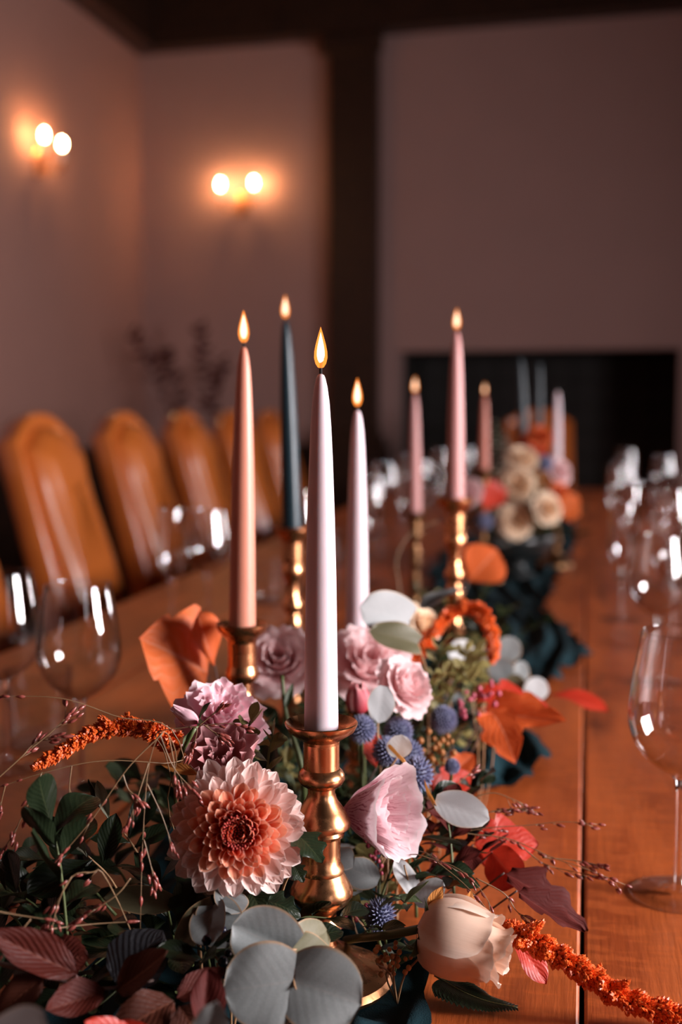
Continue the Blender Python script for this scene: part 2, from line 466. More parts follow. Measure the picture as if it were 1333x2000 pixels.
names = ['tan leather arched-back chair at the camera end of the row, mostly out of view',
         'tan leather arched-back chair with shaded back, first fully shown in the row',
         'tan leather arched-back chair directly behind the slim flute glass',
         'tan leather arched-back chair just left of the peach candle',
         'tan leather arched-back chair showing between the peach candle and the dark teal candle',
         'tan leather arched-back chair farthest along the row, nearest the corner by the pilaster']
ch0 = make_chair(names[0], Matrix.Translation((CX, 2.42, 0)), 'leather chairs along the side of the table')
for i in range(5):
    dup(ch0, Matrix.Translation((CX - .004 * i, 3.06 + .63 * i, 0)) @ Matrix.Rotation(RND.uniform(-.03, .03), 4, 'Z'), names[i + 1])
hc = dup(ch0, Matrix.Translation((-.20, 6.28, 0)) @ Matrix.Rotation(-PI / 2 + .14, 4, 'Z'), 'tan leather arched-back chair at the head of the table before the fireplace')
del hc['group']

# ------------------------------------------------------------------ candles and brass candlesticks
def flame_mesh(h, r, name, mat, n=14):
    pr = [(0, 0), (.45, .03), (.80, .12), (1.0, .26), (.96, .40), (.78, .56), (.52, .72), (.27, .86), (.10, .95), (0, 1)]
    return lathe([(a * r, b * h) for a, b in pr], n).mesh(name, mat)
FL = flame_mesh(.0275, .0046, 'flame', M['flame'])
FC = flame_mesh(.0205, .0027, 'flame_core', M['flame_core'])
FC2 = flame_mesh(.0215, .0041, 'flame_core', M['flame_core'])
TAPER = [(.995, .04), (.96, .2), (.885, .46), (.80, .62), (.69, .77), (.60, .86), (.50, .925), (.385, .965), (.27, .988), (.20, .996), (.08, 1.0), (0, 1.0)]
def candle(label, base, h, mat, lean=(0, 0), lit=True, r=.0116, group=None, wick_bend=.002, fs=1.0, ins=.0095):
    d = V((lean[0], lean[1], 1)).normalized()
    Mx = Matrix.Translation(base) @ frame_z(d)
    t = thing('taper_candle', label, 'candle', Mx, group)
    butt = [(0, 0), (r * .90, 0), (r * .90, ins), (r * .99, ins + .0004), (r, ins + .0010), (r, ins + .0018), (r, ins + .004), (r, ins + .008)]     # the butt sits in the socket
    obj('wax_body', lathe(butt + [(a * r, b * h) for a, b in TAPER if b * h > ins + .014], 28), t, mat=M[mat])
    wp = [(0, 0, h - .001), (0, 0, h + .005), (wick_bend * .4, 0, h + .009), (wick_bend, 0, h + .0105)]
    obj('wick', tube(wp, [.0011, .001, .001, .0007], 6), t, mat=M['wick'])
    if lit:
        up = (Matrix.Translation((0, 0, h + .0035)) @ frame_z(Mx.to_3x3().inverted() @ V((0, 0, 1))) @ Matrix.Scale(fs, 4))
        fl = obj('flame', FL, t, up)
        obj('flame_core', FC, fl, Matrix.Translation((0, 0, .0035)))
    return t
# the front candlestick's profile (radius, height) in metres, for a height of .18
CS = [(0, 0), (.048, 0), (.0495, .003), (.047, .007), (.036, .011), (.026, .017), (.0205, .022), (.0115, .027), (.0100, .031), (.0112, .035),
      (.0140, .038), (.0138, .041), (.0105, .045), (.0100, .048), (.0115, .051), (.0175, .0555), (.0215, .061), (.0218, .064), (.0195, .069), (.0165, .0745), (.0152, .077),
      (.0156, .079), (.0150, .081), (.0132, .084), (.0130, .092), (.0132, .1015), (.0155, .1025), (.0160, .1045), (.0150, .1065),
      (.0195, .1085), (.0202, .1110), (.0196, .1135), (.0160, .1200), (.0110, .1270), (.0092, .1320), (.0096, .1355), (.0145, .1385), (.0162, .1415), (.0160, .1440), (.0148, .1465),
      (.0124, .1490), (.0124, .1660), (.0128, .1680), (.0165, .1705), (.0225, .1745), (.0246, .1785), (.0249, .1800), (.0243, .1806), (.0215, .1780), (.0160, .1750), (.0120, .1742), (.0109, .1738), (.0109, .1640), (0, .1640)]
def candlestick(label, base, h, rs=1.0, group=None, style=0, bm='brass', rk=1.0):
    t = thing('brass_candlestick', label, 'candlestick', base, group)
    s = h / .18
    if style == 0: pr = CS
    else:                                            # slimmer, more beaded stem
        pr = CS[:9] + [(.0095, .034), (.013, .038), (.0165, .044), (.013, .050), (.009, .053), (.014, .058), (.014, .062), (.009, .066), (.008, .078), (.0105, .088), (.0135, .094),
                       (.0105, .1), (.0085, .104), (.0135, .109), (.0135, .113), (.0088, .118), (.0082, .128), (.0105, .134), (.0145, .139), (.0150, .143), (.0120, .148)] + CS[40:]
    cut1 = next(i for i, p in enumerate(pr) if p[1] >= .027); cut2 = next(i for i, p in enumerate(pr) if p[1] >= .1490)
    def rad(p): return p[0] * (rk if (p[1] >= .1490 and p[0] < .0165) else rs)
    def sub(a, b, pre=()): return lathe(list(pre) + [(rad(p), p[1] * s) for p in pr[a:b]], 40)
    obj('base', sub(0, cut1 + 1), t, mat=M[bm], sharp=38)
    obj('stem', sub(cut1, cut2 + 1), t, mat=M[bm], sharp=38)
    lip = next(i for i, p in enumerate(pr) if p[1] >= .1660)
    obj('socket', sub(cut2, lip + 1, [(.007, .1490 * s)]), t, mat=M[bm], sharp=38)
    obj('drip_pan', sub(lip, len(pr)), t, mat=M[bm], sharp=38)
    return t
STICKS = []                                          # foot position and radius of every candlestick
def clear(g, m=.004):
    """push a point on the table off the candlestick feet"""
    g = g.copy()
    for q, r_ in STICKS:
        e = V((g.x - q.x, g.y - q.y, 0))
        if e.length < r_ + m:
            e = e.normalized() if e.length > 1e-4 else V((1, 0, 0)); g.x = q.x + e.x * (r_ + m); g.y = q.y + e.y * (r_ + m)
    return g
def candle_set(px, py, d, h, mat, clabel, slabel, ctop=None, lit=True, rs=1.0, style=0, r=.0116, fs=1.0, bm='brass'):
    """px,py: where the candle enters the holder"""
    p = P(px, py, d)
    Z0 = TZ + .002                                   # stands on the flat gauze
    hh = p.z + .0010 - Z0; H_ = hh / .965; s_ = H_ / .18
    candlestick(slabel, V((p.x, p.y, Z0)), H_, rs, 'brass candlesticks on the table', style, bm, r / .0116)
    STICKS.append((V((p.x, p.y, 0)), .0495 * rs)); b = V((p.x, p.y, Z0 + .1640 * s_ + .0003))
    lean = (0, 0)
    if ctop:
        q = P(ctop, py, d); e = (q - p) / h; lean = (e.x, e.y)
    candle(clabel, b, h + (p.z - b.z), mat, lean, lit, r, None, fs=fs, ins=.0098 * s_)
candle_set(628, 1432, .836, .243, 'wax_lilac', 'tall lilac-white lit taper candle in the foremost brass candlestick', 'foremost brass candlestick with stepped baluster stem beside the chrysanthemum')
candle_set(473, 1237, 1.06, .245, 'wax_peach', 'tall peach lit taper candle rising behind the ruffled pink blooms', 'brass candlestick holding the peach candle behind the ruffled pink blooms', ctop=480, style=0, rs=.9)
candle_set(572, 1045, 1.49, .257, 'wax_teal', 'dark teal lit taper candle left of the front lilac candle', 'slim beaded brass candlestick holding the dark teal candle', ctop=560, style=1, rs=.9, r=.0120)
candle_set(698, 1275, 1.20, .236, 'wax_lilac', 'shorter lilac-white lit taper candle behind the pink roses', 'brass candlestick sunk among pink roses under the shorter lilac candle', style=1, rs=.8)
candle_set(812, 1008, 2.30, .228, 'wax_pink', 'thin dusty pink lit candle standing among glasses in front of the fireplace jamb', 'dark brass candlestick under the thin dusty pink candle', style=1, rs=.9, r=.0118, ctop=810, bm='brass_dark')
candle_set(890, 988, 1.66, .233, 'wax_pink', 'dusty rose lit taper candle in the tall beaded brass candlestick', 'tall beaded brass candlestick rising above orange amaranth and silver leaves', style=1, rs=1.0, r=.0124)
candle_set(946, 925, 2.75, .175, 'wax_rust', 'short rust-pink candle with small glow left of the cream flowers', 'dark brass candlestick under the short rust-pink candle', style=1, rs=.9, fs=.8, bm='brass_dark')
candle_set(1025, 880, 3.25, .245, 'wax_teal', 'unlit dark teal taper candle behind the cream flowers, the leaning one', 'dark brass candlestick under the leaning unlit teal candle', ctop=1016, lit=False, style=1, rs=.9, r=.0125, bm='brass_dark')
candle_set(1052, 872, 3.60, .245, 'wax_teal', 'unlit dark teal taper candle standing upright beside the leaning teal one', 'dark brass candlestick under the upright unlit teal candle', lit=False, style=1, rs=.9, r=.0125, bm='brass_dark')
candle_set(1088, 905, 3.0, .175, 'wax_lilac', 'short pale lilac unlit candle before the head chair', 'dark brass candlestick under the short pale lilac candle', lit=False, style=1, rs=.9, bm='brass_dark')

# ------------------------------------------------------------------ glasses
WB = [(.0045, .098), (.009, .101), (.018, .106), (.0285, .114), (.037, .125), (.0418, .138), (.0430, .148), (.0424, .160), (.0400, .180), (.0365, .200), (.0332, .218)]
def smooth_prof(pr, k=3):
    c = curve([(a, b, 0) for a, b in pr], (len(pr) - 1) * k); return [(p.x, p.y) for p in c]
bowl_m = lathe(smooth_prof(WB), 44); 
bo = smooth_prof(WB); inner = [(max(r - .0009, .001), z + (.0012 if r < .03 else 0)) for r, z in bo]
bowl_m = lathe(bo + [(.0335, .2186), (.0329, .2190), (.0323, .2184)] + list(reversed(inner)), 44).mesh('bowl', M['glass'])
stem_m = lathe([(.0044, .0035), (.0040, .012), (.0034, .03), (.0032, .06), (.0036, .085), (.0052, .0965), (.0075, .0995), (.0, .1005)], 20).mesh('stem', M['glass_solid'])
foot_m = lathe([(.0375, .0006), (.0392, .0007), (.0395, .0013), (.0388, .0019), (.030, .0023), (.018, .0034), (.009, .0062), (.0046, .012), (.0040, .015)], 44).mesh('foot', M['glass'])
FB = [(.0045, .098), (.012, .102), (.020, .112), (.0252, .128), (.0268, .145), (.0262, .170), (.0245, .200), (.0230, .225)]
fo = smooth_prof(FB); fin_ = [(max(r - .0009, .001), z + .0008) for r, z in fo]
flute_m = lathe(fo + list(reversed(fin_)), 32).mesh('bowl', M['glass'])
def wine_glass(label, p, s=1.0, flute=False, group='stemmed glasses on the table'):
    t = thing('champagne_glass' if flute else 'wine_glass', label, 'glass', Matrix.Translation(p) @ Matrix.Rotation(RND.uniform(0, 6), 4, 'Z') @ Matrix.Scale(s, 4), group)
    obj('bowl', flute_m if flute else bowl_m, t); obj('stem', stem_m, t); obj('foot', foot_m, t)
    return t
# cut tumbler: faceted wall of diamonds
def tumbler_mesh():
    n, rows, h = 28, 9, .085; v = []; f = []
    for k in range(rows):
        for i in range(n):
            a = 2 * PI * (i + .5 * (k % 2)) / n; r_ = .033 + .006 * k / (rows - 1) + (.0012 if (k > 0 and k < 6) else 0)
            v.append((r_ * math.cos(a), r_ * math.sin(a), .004 + h * k / (rows - 1)))
    for k in range(rows - 1):
        for i in range(n):
            j = (i + 1) % n; a, b, c, d = k * n + i, k * n + j, (k + 1) * n + i, (k + 1) * n + j
            f += [(a, b, c), (b, d, c)] if k % 2 == 0 else [(a, b, d), (a, d, c)]
    m = MB().add(v, f)
    b_ = lathe([(0, 0), (.030, 0), (.033, .004), (.0, .004)], n); m.add(b_.v, b_.f)
    i_ = lathe([(0, .014), (.031, .014), (.0325, .03), (.0375, .089), (.039, .089)], n); m.add(i_.v, i_.f)
    return m.mesh('cut_wall', M['glass_cut'], False)
tumb_m = tumbler_mesh()
def tumbler(label, p, s=1.0):
    return tag(obj('cut_tumbler', tumb_m, None, Matrix.Translation(p + V((0, 0, .0005))) @ Matrix.Scale(s, 4)), label, 'glass', 'cut glass tumblers on the table')
wine_glass('large wine glass standing alone beside the dark plank joint and grass seed tips', Pz(1325, 1748))
wine_glass('wine glass with wide bowl behind the orange amaranth tassel', Pz(160, 1550))
wine_glass('wine glass cut by the picture edge, beside the wide-bowled glass by the amaranth', Pz(12, 1500), 1.0)
tumbler('cut crystal tumbler under the wine glass bowl by the amaranth tassel', Pz(78, 1455), 1.02)
wine_glass('tall slim flute glass in front of the second leather chair', Pz(338, 1240), 1.0, True)
wine_glass('wine glass beside the slim flute, left of the peach candle', Pz(408, 1228), .98)
wine_glass('wine glass behind the large lone wine glass, its bowl just above that rim', Pz(1285, 1335), .98)
ORD = ['first', 'second', 'third', 'fourth', 'fifth', 'sixth']
for i, y in enumerate((2.55, 3.15, 3.75, 4.35, 4.95, 5.5)):
    q = ORD[i] + ' along the chair-side row beyond the slim front flute'
    wine_glass('wine glass ' + q, V((-.58 + RND.uniform(-.03, .03), y, TZ)))
    wine_glass('far flute glass ' + q, V((-.48 + RND.uniform(-.03, .03), y + .14, TZ)), 1.0, True)
    tumbler('cut tumbler ' + q, V((-.60 + RND.uniform(-.03, .03), y - .17, TZ)))
for i, y in enumerate((2.15, 2.75, 3.35, 3.95, 4.55, 5.15)):
    q = ORD[i] + ' beyond the large lone glass toward the fireplace'
    wine_glass('wine glass ' + q, V(((.17 if i < 2 else (.29, .14)[i % 2]) + RND.uniform(-.03, .03), y, TZ)))
    if i < 3: wine_glass('flute glass ' + q, V((.09 + RND.uniform(-.02, .02), y + .17, TZ)), 1.0, True)
    tumbler('cut tumbler ' + q, V((.26 + RND.uniform(-.02, .03), y - .17, TZ)))
# ------------------------------------------------------------------ plant materials
def mat_leaf(name, c1, c2, vein, rough=.45, nv=8, slant=.30, amt=.5, trans=.12, bump=.0006, mid=.035, edge=None, spec=.5, mott=14):
    k = NT(name)
    uv = k.n('UVMap').outputs[0]; sp = k.n('SeparateXYZ'); k.t.links.new(uv, sp.inputs[0])
    x = k.math('ABSOLUTE', k.math('MULTIPLY_ADD', sp.outputs[0], 2.0, -1.0)); v = sp.outputs[1]
    midr = k.math('SUBTRACT', 1.0, k.step(x, mid * .4, mid * 1.6))
    ph = k.math('FRACT', k.math('MULTIPLY', k.math('SUBTRACT', v, k.math('MULTIPLY', x, slant)), float(nv)))
    tri = k.math('ABSOLUTE', k.math('SUBTRACT', ph, .5))
    side = k.step(tri, .43, .5)
    ve = k.math('MAXIMUM', midr, k.math('MULTIPLY', side, .6))
    rn = k.n('ObjectInfo').outputs['Random']
    nz = k.noise(mott, 4, k.n('TexCoord').outputs['Object'])
    f = k.math('ADD', k.math('MULTIPLY', nz, .7), k.math('MULTIPLY', rn, .45), clamp=True)
    c = k.mix(f, c1, c2)
    c = k.mix(k.math('MULTIPLY', ve, amt), c, vein)
    if edge: c = k.mix(k.step(x, .90, .99), c, edge)
    h = k.math('ADD', k.math('MULTIPLY', tri, .5), k.math('MULTIPLY', nz, .4))
    b = k.bsdf(Base_Color=c, Roughness=rough, Specular_IOR_Level=spec, Normal=k.bump(h, bump, .7))
    if trans:
        mx = k.n('MixShader', i={0: trans}); k.t.links.new(b, mx.inputs[1])
        tr = k.n('BsdfTranslucent'); k.t.links.new(c, tr.inputs[0]); k.t.links.new(tr.outputs[0], mx.inputs[2]); b = mx.outputs[0]
    return k.done(b)
M['laurel'] = mat_leaf('dark glossy green leaf', (.006, .011, .005), (.015, .024, .010), (.05, .06, .025), .34, 9, .35, .45, .04, spec=.28)
M['laurel_back'] = mat_leaf('pale leaf underside', (.16, .17, .11), (.24, .23, .15), (.30, .26, .16), .6, 9, .35, .4, .1)
M['green'] = mat_leaf('mid green leaf', (.030, .050, .018), (.065, .085, .030), (.14, .15, .06), .45, 8, .35, .45, .15)
M['olive'] = mat_leaf('yellow green leaf', (.17, .16, .05), (.30, .24, .08), (.35, .28, .12), .5, 7, .35, .4, .22)
M['euc'] = mat_leaf('silver eucalyptus leaf', (.12, .135, .135), (.24, .255, .25), (.34, .30, .27), .5, 7, .35, .16, .06, .0002, .03, (.34, .22, .13), .45, 30)
M['euc_pale'] = mat_leaf('pale silver leaf', (.38, .40, .40), (.52, .53, .53), (.55, .54, .52), .55, 6, .35, .15, .1, .0002, .03, (.55, .45, .36), .4, 40)
M['euc_olive'] = mat_leaf('olive grey leaf underside', (.10, .095, .05), (.16, .14, .075), (.22, .17, .09), .5, 7, .35, .2, .12, .0002, .03, (.32, .20, .10))
M['beech_red'] = mat_leaf('copper beech leaf', (.040, .005, .003), (.095, .011, .005), (.20, .055, .032), .58, 9, .42, .45, .10, .0014, spec=.22)  # copper and brown beech colours darkened to carry the shade over them
M['beech_brown'] = mat_leaf('brown beech leaf', (.036, .008, .004), (.070, .015, .006), (.20, .065, .035), .58, 9, .42, .5, .08, .0014, spec=.22)
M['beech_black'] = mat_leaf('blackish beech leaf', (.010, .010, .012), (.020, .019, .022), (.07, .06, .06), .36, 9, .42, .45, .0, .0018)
M['orange'] = mat_leaf('orange autumn leaf', (.72, .095, .016), (.88, .20, .05), (.92, .42, .26), .5, 7, .5, .5, .35, .0012, spec=.3)
M['red'] = mat_leaf('scarlet autumn leaf', (.42, .020, .010), (.62, .045, .018), (.60, .12, .06), .45, 7, .5, .35, .25, .0010)
M['maroon'] = mat_leaf('maroon autumn leaf', (.045, .007, .006), (.09, .013, .010), (.17, .04, .03), .6, 8, .5, .4, .1, .0008, spec=.1)
M['amber'] = mat_leaf('amber leaf', (.55, .20, .04), (.72, .30, .08), (.75, .40, .15), .5, 6, .4, .3, .25)
M['stem_green'] = mat_simple('green stem', (.08, .10, .03), .5, .25, 40)
M['stem_tan'] = mat_simple('tan stem', (.35, .19, .09), .55, .25, 40)
M['stem_twig'] = mat_simple('grey brown twig', (.14, .085, .07), .6, .35, 80, .0008)
M['stem_grass'] = mat_simple('straw stem', (.20, .115, .055), .45, .3, 60)
M['seed'] = mat_simple('rosy grass seed', (.25, .058, .045), .25, .6, 160)
M['amaranth'] = mat_simple('orange amaranth floret', (.82, .125, .016), .45, .4, 170, Subsurface_Weight=.0)
M['thistle'] = mat_simple('blue thistle bristle', (.25, .26, .40), .6, .3, 120)
M['thistle_core'] = mat_simple('thistle core', (.06, .07, .14), .6, .3, 80)
M['berry_dark'] = mat_simple('blue black berry', (.012, .013, .03), .22, .3, 60)
M['berry_pink'] = mat_simple('pink bud', (.42, .06, .10), .45, .4, 120)
M['berry_amber'] = mat_simple('amber bud', (.50, .19, .05), .45, .4, 120)
def mat_petal(name, base, tip, edge=None, vein=None, rough=.55, trans=.25, pos=(.1, .75), nv=11, streak=.18):
    k = NT(name)
    uv = k.n('UVMap').outputs[0]; sp = k.n('SeparateXYZ'); k.t.links.new(uv, sp.inputs[0])
    x = k.math('ABSOLUTE', k.math('MULTIPLY_ADD', sp.outputs[0], 2.0, -1.0)); v = sp.outputs[1]
    nz = k.noise(60, 3, uv, (1.0, .06, 1))
    f = k.step(k.math('ADD', v, k.math('MULTIPLY', k.math('SUBTRACT', nz, .5), streak * 2)), pos[0], pos[1])
    c = k.mix(f, base, tip)
    rn = k.n('ObjectInfo').outputs['Random']
    if vein:
        vn = k.noise(5, 3, uv, (1.0, .5, 1), .6); br = k.noise(22, 2, uv, (1.0, .35, 1))
        ln = k.math('SINE', k.math('MULTIPLY_ADD', sp.outputs[0], 95.0, k.math('MULTIPLY', vn, 26.0)))
        amt = k.math('MULTIPLY', k.math('MULTIPLY', k.step(ln, .1, .8), k.step(br, .38, .55)), k.math('SUBTRACT', 1.0, k.step(v, .62, 1.0)))
        c = k.mix(k.math('MULTIPLY', amt, .9), c, vein)
    if edge: c = k.mix(k.math('MULTIPLY', k.math('MAXIMUM', k.step(x, .70, .97), k.step(v, .93, 1.0)), .8), c, edge)
    hs = k.n('HueSaturation', i={'Hue': .5, 'Saturation': 1.0, 'Value': k.math('MULTIPLY_ADD', rn, .22, .88), 'Fac': 1.0}); k.t.links.new(c, hs.inputs['Color']); c = hs.outputs[0]
    b = k.bsdf(Base_Color=c, Roughness=rough, Specular_IOR_Level=.3, Normal=k.bump(nz, .0002, .4))
    mx = k.n('MixShader', i={0: trans}); k.t.links.new(b, mx.inputs[1])
    tr = k.n('BsdfTranslucent'); k.t.links.new(c, tr.inputs[0]); k.t.links.new(tr.outputs[0], mx.inputs[2])
    return k.done(mx.outputs[0])
M['chr_out'] = mat_petal('chrysanthemum outer petal', (.70, .20, .11), (.88, .62, .56), (.94, .80, .75), None, pos=(.15, .65), streak=.35)
M['chr_mid'] = mat_petal('chrysanthemum middle petal', (.85, .095, .020), (.88, .38, .24), (.95, .76, .66), None, pos=(.35, .85), streak=.4)
M['chr_in'] = mat_petal('chrysanthemum inner petal', (.50, .025, .020), (.80, .14, .06), (.90, .50, .38), None, pos=(.3, 1.0), streak=.3)
M['chr_eye'] = mat_petal('chrysanthemum heart', (.12, .006, .008), (.72, .10, .08), None, None, pos=(.4, 1.1))
M['lis_pink'] = mat_petal('pink ruffled petal', (.42, .04, .10), (.88, .54, .60), (.93, .76, .77), None, pos=(.15, .62), streak=.25)
M['lis_mauve'] = mat_petal('dusty mauve petal', (.40, .13, .11), (.52, .21, .22), (.66, .38, .37), None, pos=(.2, .8))
M['lis_vein'] = mat_petal('white pink veined petal', (.60, .24, .28), (.84, .62, .65), (.92, .82, .82), (.36, .045, .09), pos=(.05, .85))
M['rose_pink'] = mat_petal('pale pink rose petal', (.74, .34, .35), (.91, .66, .66), (.94, .78, .77), None, pos=(.05, .7), trans=.35)
M['rose_bud'] = mat_petal('deep pink bud petal', (.55, .05, .07), (.72, .22, .25), (.80, .45, .42), None, pos=(.2, 1.0))
M['rose_cream'] = mat_petal('peach cream rose petal', (.72, .40, .27), (.84, .60, .46), (.90, .74, .62), None, pos=(.05, .7), trans=.2)
M['cream'] = mat_petal('cream petal', (.78, .50, .30), (.90, .68, .48), (.94, .80, .64), None, pos=(.1, .7))
M['white_petal'] = mat_petal('white petal', (.62, .58, .42), (.80, .77, .70), None, None, pos=(.1, .7))
M['orange_petal'] = mat_petal('orange petal', (.55, .06, .02), (.75, .16, .05), None, None, pos=(.1, .8))
k = NT('teal gauze'); g = k.noise(9, 4); fn = k.noise(900, 1)
M['gauze'] = k.done(k.bsdf(Base_Color=k.mix(g, (.002, .012, .016), (.006, .032, .041)), Roughness=.9, Specular_IOR_Level=.15, Normal=k.bump(fn, .0006, .6)))

# ------------------------------------------------------------------ leaf and petal meshes (unit length along +Y, face +Z)
def leaf_mesh(name, kind, mat, bend=.3, fold=.15, wave=.0, nu=6, nv=12, seed=0, twist=0.0):
    r_ = random.Random(seed); v = []; f = []; uv = []
    ph = r_.uniform(0, 6)
    for j in range(nv + 1):
        t = j / nv
        if kind == 'round': wd = .5 * math.sqrt(max(0, 1 - (2 * (t * .97 + .03) - 1) ** 2)) * (1 + .05 * math.sin(7 * t + ph))
        elif kind == 'heart': wd = .52 * (max(0, 1 - (2 * (t * .90 + .10) - 1) ** 2)) ** .5 * (1.0 + .12 * (1 - t))
        elif kind == 'lance': wd = .5 * math.sin(PI * (t ** .85)) ** .9
        elif kind == 'obov': wd = .5 * math.sin(PI * (t ** 1.35)) ** .75
        elif kind == 'beech': wd = .5 * math.sin(PI * (t ** .80)) ** .72 * (1 + .035 * math.cos(t * 18 * PI))
        elif kind == 'lobed': wd = .5 * math.sin(PI * (t ** .72)) ** .7 * (1 + .30 * math.cos(t * 6 * PI + .6))
        elif kind == 'maple': wd = .5 * math.sin(PI * (t ** .70)) ** .75 * (1 + .42 * abs(math.sin(t * 3 * PI + .2)) - .2)
        else: wd = .5 * math.sin(PI * t)
        wd = max(wd, .004)
        th = bend * t
        y = (math.sin(th) / bend) if abs(bend) > 1e-3 else t
        z = ((math.cos(th) - 1) / bend) if abs(bend) > 1e-3 else 0
        for i in range(2 * nu + 1):
            u = (i - nu) / nu
            x = u * wd
            lift = fold * abs(x) - .25 * fold * (u * u) * wd
            zz = z + lift + wave * math.sin(t * 9 + u * 3 + ph) * abs(u) ** 1.5 * .5 + (twist * x * t)
            yy = y
            if kind == 'heart': yy = y - .10 * (1 - t) ** 3 * abs(u)
            if kind == 'lobed' or kind == 'maple': yy = y + .06 * abs(u) * math.cos(t * 6 * PI + .6) * (1 - t)
            if kind == 'beech': zz += .012 * math.cos((t - .42 * abs(u) * .5) * 18 * PI) * abs(u) * (1 - t)
            v.append((x, yy, zz)); uv.append((u * .5 + .5, t))
    W_ = 2 * nu + 1
    for j in range(nv):
        for i in range(W_ - 1):
            f.append((j * W_ + i, j * W_ + i + 1, (j + 1) * W_ + i + 1, (j + 1) * W_ + i))
    return MB().add(v, f, uv).mesh(name, M[mat])
LEAF = {}
def leaf_of(kind, mat, var=0):
    key = (kind, mat, var)
    if key not in LEAF:
        q = {0: (.35, .18, .04), 1: (-.35, .28, .05), 2: (.8, .10, .06), 3: (.12, .06, .025)}[var]
        LEAF[key] = leaf_mesh('leaf', kind, mat, q[0], q[1], q[2], seed=var + 3, twist=(.0, .2, -.3, .0)[var])
    return LEAF[key]
def leaf_px(parent, kind, mat, b, t, n=(0, .2, 1), wr=.9, var=0, name='leaf'):
    """leaf from base pixel b=(px,py,depth) to tip pixel t, facing n in picture axes"""
    B = P(*b) if len(b) == 3 and not isinstance(b, Vector) else b
    T = P(*t) if len(t) == 3 and not isinstance(t, Vector) else t
    L = (T - B).length
    fm = Matrix.Translation(B) @ frame(T - B, cdir(*n)) @ Matrix.Diagonal((L * wr, L, L, 1))
    return obj(name, leaf_of(kind, mat, var), parent, parent.matrix_world.inverted() @ fm)
def spray(name, label, cat, stem, leaves, smat='stem_tan', sr=.0012, root=None, group=None, taper=True):
    """stem: list of pixel triples from root to tip; root: True adds a piece running down to the table"""
    pts = [P(*q) for q in stem]
    if root is None or root:
        g = pts[0].copy(); g.z = TZ + .003; g = clear(g + (root if isinstance(root, Vector) else V((0, .015, 0))))
        pts = [g, (g + pts[0]) / 2 + V((0, .004, 0))] + pts
    t = thing(name, label, cat, pts[0], group)
    c = curve([p - pts[0] for p in pts], 6 * len(pts))
    n = len(c); obj('stem', tube(c, [sr * (1.2 - .7 * i / n) for i in range(n)], 6), t, mat=M[smat])
    for q in leaves: leaf_px(t, *q)
    return t
def rev_petal(prof, w, ruf=.0, rk=5, dip=.25, seed=0, nu=10, nv=12, curl=.0):
    """a petal as a strip of a surface of revolution; prof(t) -> (r, z); centre faces +X"""
    r_ = random.Random(seed); ph = r_.uniform(0, 6); ph2 = r_.uniform(0, 6); v = []; f = []; uv = []
    for j in range(nv + 1):
        for i in range(2 * nu + 1):
            u = (i - nu) / nu
            t = (j / nv) * (1 - dip * abs(u) ** 2.6 + .03 * math.sin(3 * u + ph2))
            r, z = prof(t)
            k = (j / nv)
            wd = w * (.55 + .45 * math.sin(min(1, k * 1.5) * PI / 2))
            a = u * wd
            e = k ** 5
            r += ruf * e * math.sin(rk * u * 2 + ph) + ruf * .6 * e * math.sin(rk * u * 4.7 + ph2)
            z += ruf * e * math.cos(rk * u * 2.3 + ph2) * .7
            r += r * .06 * u * min(1, 2 * k) + curl * max(0, abs(u) - .5) * k
            v.append((r * math.cos(a), r * math.sin(a), z)); uv.append((u * .5 + .5, k))
    W_ = 2 * nu + 1
    for j in range(nv):
        for i in range(W_ - 1): f.append((j * W_ + i, j * W_ + i + 1, (j + 1) * W_ + i + 1, (j + 1) * W_ + i))
    return MB().add(v, f, uv)
def prof_fn(pts):
    c = curve([(a, b, 0) for a, b in pts], 40)
    def g(t):
        k = max(0.0, min(1.0, t)) * 40; i = min(int(k), 39); q = c[i].lerp(c[i + 1], k - i); return q.x, q.y
    return g
def stem_to_table(t, mat='stem_green', r=.0018, off=V((0, .02, 0)), start=V((0, 0, 0)), drop=.03):
    Mi = t.matrix_world.inverted(); p = t.matrix_world.translation
    d = t.matrix_world.to_3x3() @ V((0, 0, 1))
    g = V((p.x, p.y, TZ + .003)) - V((d.x, d.y, 0)) * .03 + off
    g = clear(g); pts = [p, p - d.normalized() * drop, (p - d.normalized() * drop).lerp(g, .6), g]
    obj('stem', tube([Mi @ q for q in curve(pts, 14)], r / max(1e-6, t.matrix_world.to_scale().x), 7), t, mat=M[mat])
PET = {}
def bloom(name, label, p, axis, layers, mat, spin=0, scale=1.0, stem=True, group=None, sepals=0, cat='flower', key=None, smat='stem_green', soff=V((0, .02, 0)), curl=0.0):
    """layers: (count, profile points, half-angle, ruffle, dip, angle offset)"""
    t = thing(name, label, cat, Matrix.Translation(p) @ frame_z(axis, spin) @ Matrix.Scale(scale, 4), group)
    for li, (cnt, pr, wd, ruf, dip, ao) in enumerate(layers):
        cu = curl if li < 2 else 0.0
        for i in range(cnt):
            kk = (key or name, mat, li, i % 3)
            if kk not in PET:
                PET[kk] = rev_petal(prof_fn(pr), wd, ruf, 4 + li % 3, dip, seed=li * 7 + i, curl=cu).mesh('petal', M[mat])
            a = 2 * PI * i / cnt + ao + .12 * math.sin(i * 5.3 + li)
            obj('petal', PET[kk], t, Matrix.Rotation(a, 4, 'Z') @ Matrix.Rotation(.05 * math.sin(i * 3.1 + li * 2), 4, 'Y'))
    for i in range(sepals):
        Ms = Matrix.Rotation(2 * PI * i / sepals + .4, 4, 'Z') @ Matrix.Translation((.004, 0, .001)) @ frame(V((.8, 0, .35)), V((-.3, 0, 1))) @ Matrix.Diagonal((.007, .024, .024, 1))
        obj('sepal', leaf_of('lance', 'green', 2), t, Ms)
    if stem: stem_to_table(t, smat, off=soff)
    return t
